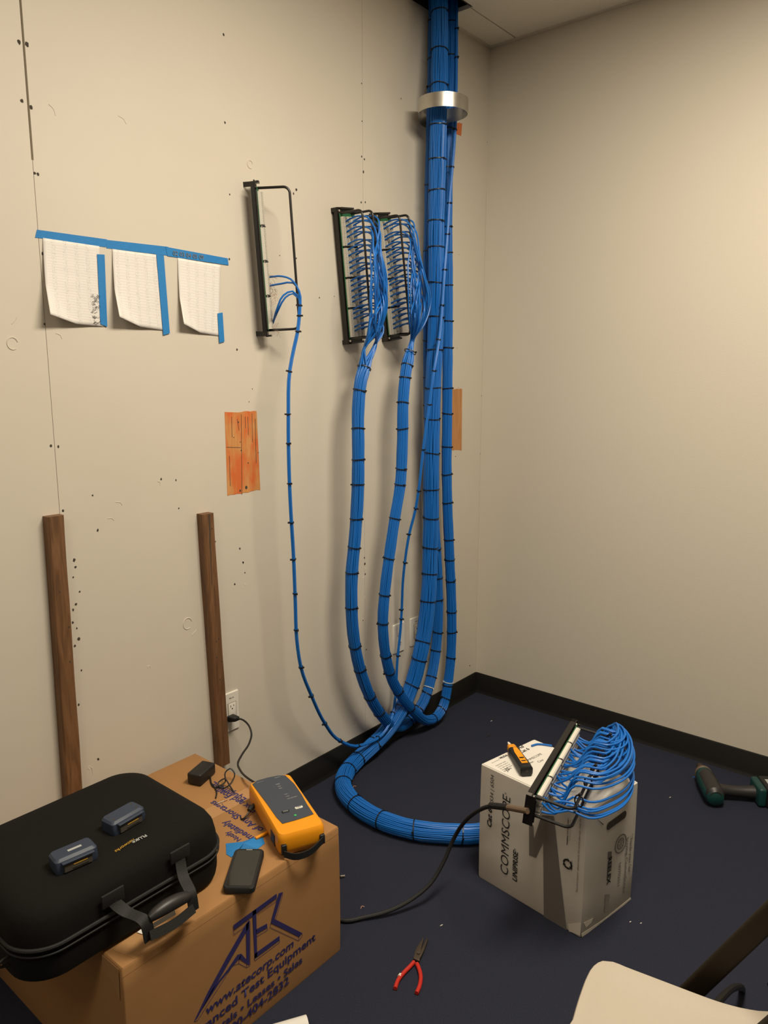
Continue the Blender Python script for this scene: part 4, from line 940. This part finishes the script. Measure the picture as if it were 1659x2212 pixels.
m_ = MB(); m_.poly([(-.010, .022, .0335), (.010, .022, .0335), (.010, LL*.5, .031), (.006, LL*.64, .0315), (-.006, LL*.64, .0315), (-.010, LL*.5, .031)], (0, 0, 1), .0016); m_.build('face_plate', M['yellow'], pr_)
for y in (.035, .055): k = MB(); k.box((0, y, .0350), (.014, .005, .0016)); k.build('button', M['black'], pr_)
k = MB(); k.tube([(0, .0035, .018), (0, -.0005, .018)], .004, 10); k.build('end_socket', M['gap'], pr_)
# short blue offcut of cable on the box top
t = thing('cable_offcut', 'short blue cable offcut on top of the white carton, beside the probe', 'cable', W7(680, 280, 'T')); upd(); inv = t.matrix_world.inverted()
k = MB(); k.tube(cr([W7(585, 290, 'T')+V((0, 0, .004)), W7(640, 275, 'T')+V((0, 0, .004)), W7(700, 280, 'T')+V((0, 0, .004)), W7(760, 290, 'T')+V((0, 0, .004))], .01), .0032, 8); k.build('jacket', M['blue'], t, smooth=True, inv=inv)
# black lead running to the panel on the box
bl = thing('test_lead', 'thick black lead arching from behind the brown carton to the panel on the white carton', 'cord', P(850, 1965, 'z', .01)); upd(); inv = bl.matrix_world.inverted()
pts = [V((-1.70, -.60, .0075)), P(738, 1988, 'z', .0075), P(790, 1981, 'z', .010), P(845, 1966, 'z', .02), P(890, 1942, 'z', .04), P(930, 1908, 'z', .075), P(958, 1862, 'z', .13), P(980, 1812, 'z', .20), P(1004, 1775, 'z', .28), P(1035, 1750, 'z', .35), P(1065, 1741, 'z', .40), P(1096, 1744, 'z', .43)]
k = MB(); k.tube(cr(pts, .015), .0062, 10); k.build('lead', M['rubber'], bl, smooth=True, inv=inv)
a, b = P(1060, 1740, 'z', .395), P(1097, 1744, 'z', .432); k = MB(); k.tube(cr([a, b], .01), .0095, 10); k.build('strain_relief', M['rubber'], bl, smooth=True, inv=inv)
k = MB(); k.tube([b, P(1140, 1752, 'z', .455)], .0085, 10); k.build('sleeve', M['tan'], bl, smooth=True, inv=inv)
t = thing('plug_end', 'small metal plug end poking out behind the right edge of the brown carton', 'plug', P(738, 1893, 'z', .006)); upd(); inv = t.matrix_world.inverted()
k = MB(); k.tube([P(722, 1894, 'z', .006), P(736, 1893, 'z', .006)], .005, 8); k.build('boot', M['black'], t, inv=inv)
k = MB(); k.tube([P(736, 1893, 'z', .006), P(745, 1892, 'z', .006)], .0036, 8); k.build('shell', M['silver'], t, inv=inv)

# ================================================================== FLOOR ITEMS
def FPz(x, y, z=.008): return P(x, y, 'z', z)
t = thing('pliers', 'needle-nose pliers with red handles, open on the carpet', 'pliers', FPz(903, 2078, 0)); upd(); inv = t.matrix_world.inverted()
pc = lambda x, y, z=.007: P(700+x/5.53, 1900+y/5.53, 'z', z)
k = MB(); k.poly([pc(*q, .004) for q in [(1225, 725), (1242, 735), (1195, 870), (1150, 960), (1110, 985), (1150, 880)]], Z, .008); k.build('jaw', M['steel'], t, bevel=.0008, inv=inv)
k = MB(); k.poly([pc(*q, .003) for q in [(1180, 720), (1190, 740), (1160, 850), (1140, 1000), (1065, 970), (1090, 870), (1130, 800)]], Z, .008); k.build('jaw', M['steel'], t, bevel=.0008, inv=inv)
c = pc(1130, 880, .011); k = MB(); k.tube([c, c+V((0, 0, .003))], .0055, 14); k.build('rivet', M['gap'], t, inv=inv)
k = MB(); k.tube(cr([pc(1075, 985), pc(1015, 1050), pc(960, 1105), pc(925, 1145), pc(885, 1200), pc(865, 1250), pc(850, 1300)], .008), [.0052]*999 if False else .0056, 10); k.build('handle', M['red'], t, smooth=True, inv=inv)
k = MB(); k.tube(cr([pc(1110, 1005), pc(1140, 1080), pc(1155, 1150), pc(1152, 1220), pc(1135, 1290), pc(1105, 1355)], .008), .0056, 10); k.build('handle', M['red'], t, smooth=True, inv=inv)
k = MB(); a = pc(918, 1140); b = pc(900, 1165); k.tube([a, b], .0062, 10); k.build('worn_band', M['edge'], t, inv=inv)
# cordless drill
D8 = lambda x, y, z: P(1460+x/8.337, 1620+y/8.337, 'z', z)
f0 = D8(490, 400, .045); r0 = D8(720, 860, .045); ax = (r0-f0).normalized(); ax.z = 0
dr = thing('cordless_drill', 'dark green and black cordless drill lying on the carpet by the right wall', 'drill', V((f0.x, f0.y, 0))); upd(); inv = dr.matrix_world.inverted()
BL = (r0-f0).length; R_ = .036
def axp(s, dz=0): p = f0+ax*s; p.z = .042+dz; return p
k = MB(); ss = [0, .01, .04, .08, .13, BL-.02, BL, BL+.008]; k.tube([axp(s) for s in ss], [.026, .031, .036, .038, .038, .037, .030, .012], 20); k.build('motor_housing', M['teal'], dr, smooth=True, inv=inv)
k = MB(); k.tube([axp(s, .006) for s in (.02, .05, BL*.5, BL-.01, BL+.003)], [.026, .0335, .0348, .034, .022], 18); k.build('grip_overmould', M['grip'], dr, smooth=True, inv=inv)
k = MB(); k.tube([axp(s) for s in (-.008, -.004, .008, .012)], [.026, .031, .033, .030], 20); k.build('torque_collar', M['tan'], dr, smooth=True, inv=inv)
k = MB(); k.tube([axp(s) for s in (-.058, -.054, -.03, -.028, -.006)], [.008, .014, .018, .021, .022], 18); k.build('chuck', M['steel'], dr, smooth=True, inv=inv)
hs, he = axp(BL*.62), D8(1420, 760, .036); k = MB(); hd = (he-hs); n_ = 8
k.tube([hs.lerp(he, i/n_)+V((0, 0, -.003*math.sin(PI*i/n_))) for i in range(n_+1)], [.027, .026, .023, .021, .021, .021, .022, .024, .026], 16); k.build('handle', M['grip'], dr, smooth=True, inv=inv)
hn = V((hd.x, hd.y, 0)).normalized(); Rm = basis((0, 0, 0), hn, Z.cross(hn), Z).to_3x3()
k = MB(); k.box(he+hn*.012+V((0, 0, .004)), (.030, .105, .074), Rm); k.build('battery_mount', M['teal'], dr, bevel=.010, seg=4, inv=inv)
k = MB(); k.box(he+hn*.052+V((0, 0, .004)), (.052, .11, .078), Rm); k.build('battery', M['black'], dr, bevel=.008, seg=4, inv=inv)
k = MB(); k.box(he+hn*.052+V((0, 0, .0435)), (.022, .045, .001), Rm); k.build('battery_label', M['prt'], dr, inv=inv)
s0 = hs.lerp(he, .18)-ax*.026; k = MB(); k.box(s0, (.024, .016, .018), Rm); k.build('trigger', M['black'], dr, bevel=.004, inv=inv)
# ------------------------------------------------------------------ folding chair
def CP(x, y, z=.45): return P(x, y, 'z', z)
ch = thing('folding_chair', 'beige plastic chair seat on a dark brown frame, cut off by the lower right corner', 'chair', (-2.02, -1.70, 0)); upd(); inv = ch.matrix_world.inverted()
out = [CP(*q) for q in [(1236, 2200), (1246, 2165), (1256, 2135), (1268, 2105), (1282, 2083), (1300, 2073), (1322, 2075), (1350, 2086), (1400, 2105), (1450, 2124), (1500, 2143), (1550, 2161), (1600, 2175), (1640, 2182), (1680, 2186)]]
e = out[-1]; s = out[0]
out += [V((e.x-.005, e.y-.04, .45)), V((e.x-.02, e.y-.085, .45)), V((e.x-.06, e.y-.11, .45)), V((e.x-.20, e.y-.125, .45)), V((e.x-.40, e.y-.12, .45)), V((e.x-.45, e.y-.10, .45)), V((e.x-.475, e.y-.05, .45)), V((e.x-.47, s.y-.15, .45)), V((e.x-.465, s.y-.06, .45)), V((e.x-.445, s.y-.02, .45)), V((e.x-.40, s.y-.005, .45))]
oc = cr(out+[out[0]], .015)[:-1]; cen = sum(oc, V())/len(oc); rings = []
for z, sc in ((-.022, .965), (-.020, .99), (-.010, 1.0), (-.004, .999), (0, .988), (.0005, .96), (-.004, .88), (-.010, .70), (-.013, .4), (-.014, .1)):
    rings.append([V((cen.x+(p.x-cen.x)*sc, cen.y+(p.y-cen.y)*sc, .45+z)) for p in oc])
ar = sum((oc[i]-cen).cross(oc[(i+1) % len(oc)]-cen).z for i in range(len(oc)))
if ar < 0: rings = [r[::-1] for r in rings]
k = MB(); k.loft(rings); k.build('seat', M['chair'], ch, smooth=True, inv=inv)
for x in (-1.748, -2.262):
    k = MB(); lo, hi = V((x, -1.435, .012)), V((x, -1.93, .94)); 
    d = (hi-lo).normalized(); R3 = basis((0, 0, 0), V((1, 0, 0)), d, V((1, 0, 0)).cross(d)).to_3x3()
    k.box((lo+hi)/2, (.022, (hi-lo).length, .040), R3); k.build('upright', M['cleg'], ch, bevel=.008, seg=3, inv=inv)
    k = MB(); lo, hi = V((x+(.08 if x < -2 else -.08), -2.02, .012)), V((x+(.08 if x < -2 else -.08), -1.60, .42)); d = (hi-lo).normalized(); R3 = basis((0, 0, 0), V((1, 0, 0)), d, V((1, 0, 0)).cross(d)).to_3x3()
    k.box((lo+hi)/2, (.016, (hi-lo).length, .028), R3); k.build('rear_leg', M['cleg'], ch, bevel=.006, seg=3, inv=inv)
k = MB(); k.tube([(-1.748, -1.93, .93), (-1.80, -1.955, .975), (-2.0, -1.965, .985), (-2.21, -1.955, .975), (-2.262, -1.93, .93)], .011, 10); k.build('top_rail', M['cleg'], ch, smooth=True, inv=inv)
k = MB(); n = 10; rr = []
for i in range(n+1):
    x = -2.24+.47*i/n; b_ = -.03*math.sin(PI*i/n); rr.append([(x, -1.825+b_, .74), (x, -1.84+b_, .74), (x, -1.925+b_, .93), (x, -1.91+b_, .93)])
k.loft(rr); k.build('backrest', M['chair'], ch, smooth=True, inv=inv)
k = MB(); k.tube(cr([V((-1.748, -1.66, .34)), P(1600, 2132, 'y', -1.63), P(1622, 2144, 'y', -1.63), P(1645, 2144, 'y', -1.65), P(1668, 2125, 'y', -1.68), V((-1.47, -1.80, .16)), V((-1.50, -1.88, .012))], .01), .0085, 10); k.build('frame_link', M['blackm'], ch, smooth=True, inv=inv)
# ------------------------------------------------------------------ scraps
t = thing('paper_cup', 'white paper item on the floor at the bottom edge, before the brown carton', 'paper', (-2.06, -.80, 0)); upd(); inv = t.matrix_world.inverted()
c = P(626, 2236, 'z', .012); dd = V((.85, -.5, 0)).normalized()
k = MB(); k.tube([V((c.x, c.y, .024))-dd*.045, V((c.x, c.y, .024))+dd*.045], .024, 24); o = k.build('roll', M['paper'], t, smooth=True, inv=inv)
sc_ = [(951, 2000, 5, 0, 'white', 'tiny white clipping on the carpet above the pliers'), (779, 1963, 8, 1, 'copper', 'tiny curled pink wire clipping on the carpet beside the thick black lead'),
       (1360, 1992, 3, 0, 'white', 'tiny white speck on the carpet, left one of two near the white carton'), (1383, 1995, 3, 0, 'white', 'tiny white speck on the carpet, right one of two near the white carton'),
       (1446, 1723, 3, 0, 'white', 'tiny white speck on the carpet between the white carton and the drill'), (1496, 1680, 5, 0, 'blue', 'tiny blue jacket scrap on the carpet beside the drill chuck'),
       (1060, 1558, 3, 0, 'white', 'tiny white speck on the carpet far behind the white carton'), (1051, 1592, 8, 0, 'black', 'short black tie clipping on the carpet behind the white carton'), (762, 1702, 7, 1, 'copper', 'tiny copper wire curl inside the bend of the thick floor bundle')]
for x, y, l, cu, mm, lab in sc_:
    p = P(x, y, 'z', .0015); q = P(x+l, y-l*.5, 'z', .0015); k = MB()
    k.tube(cr([p-p, (q-p)*.5+V((.003*cu, .004*cu, .002*cu)), q-p], .002), .0012, 6); o = k.build('wire_clipping', M[mm]); o.location = p
    setp(o, lab, 'clipping', 'clippings on the carpet')
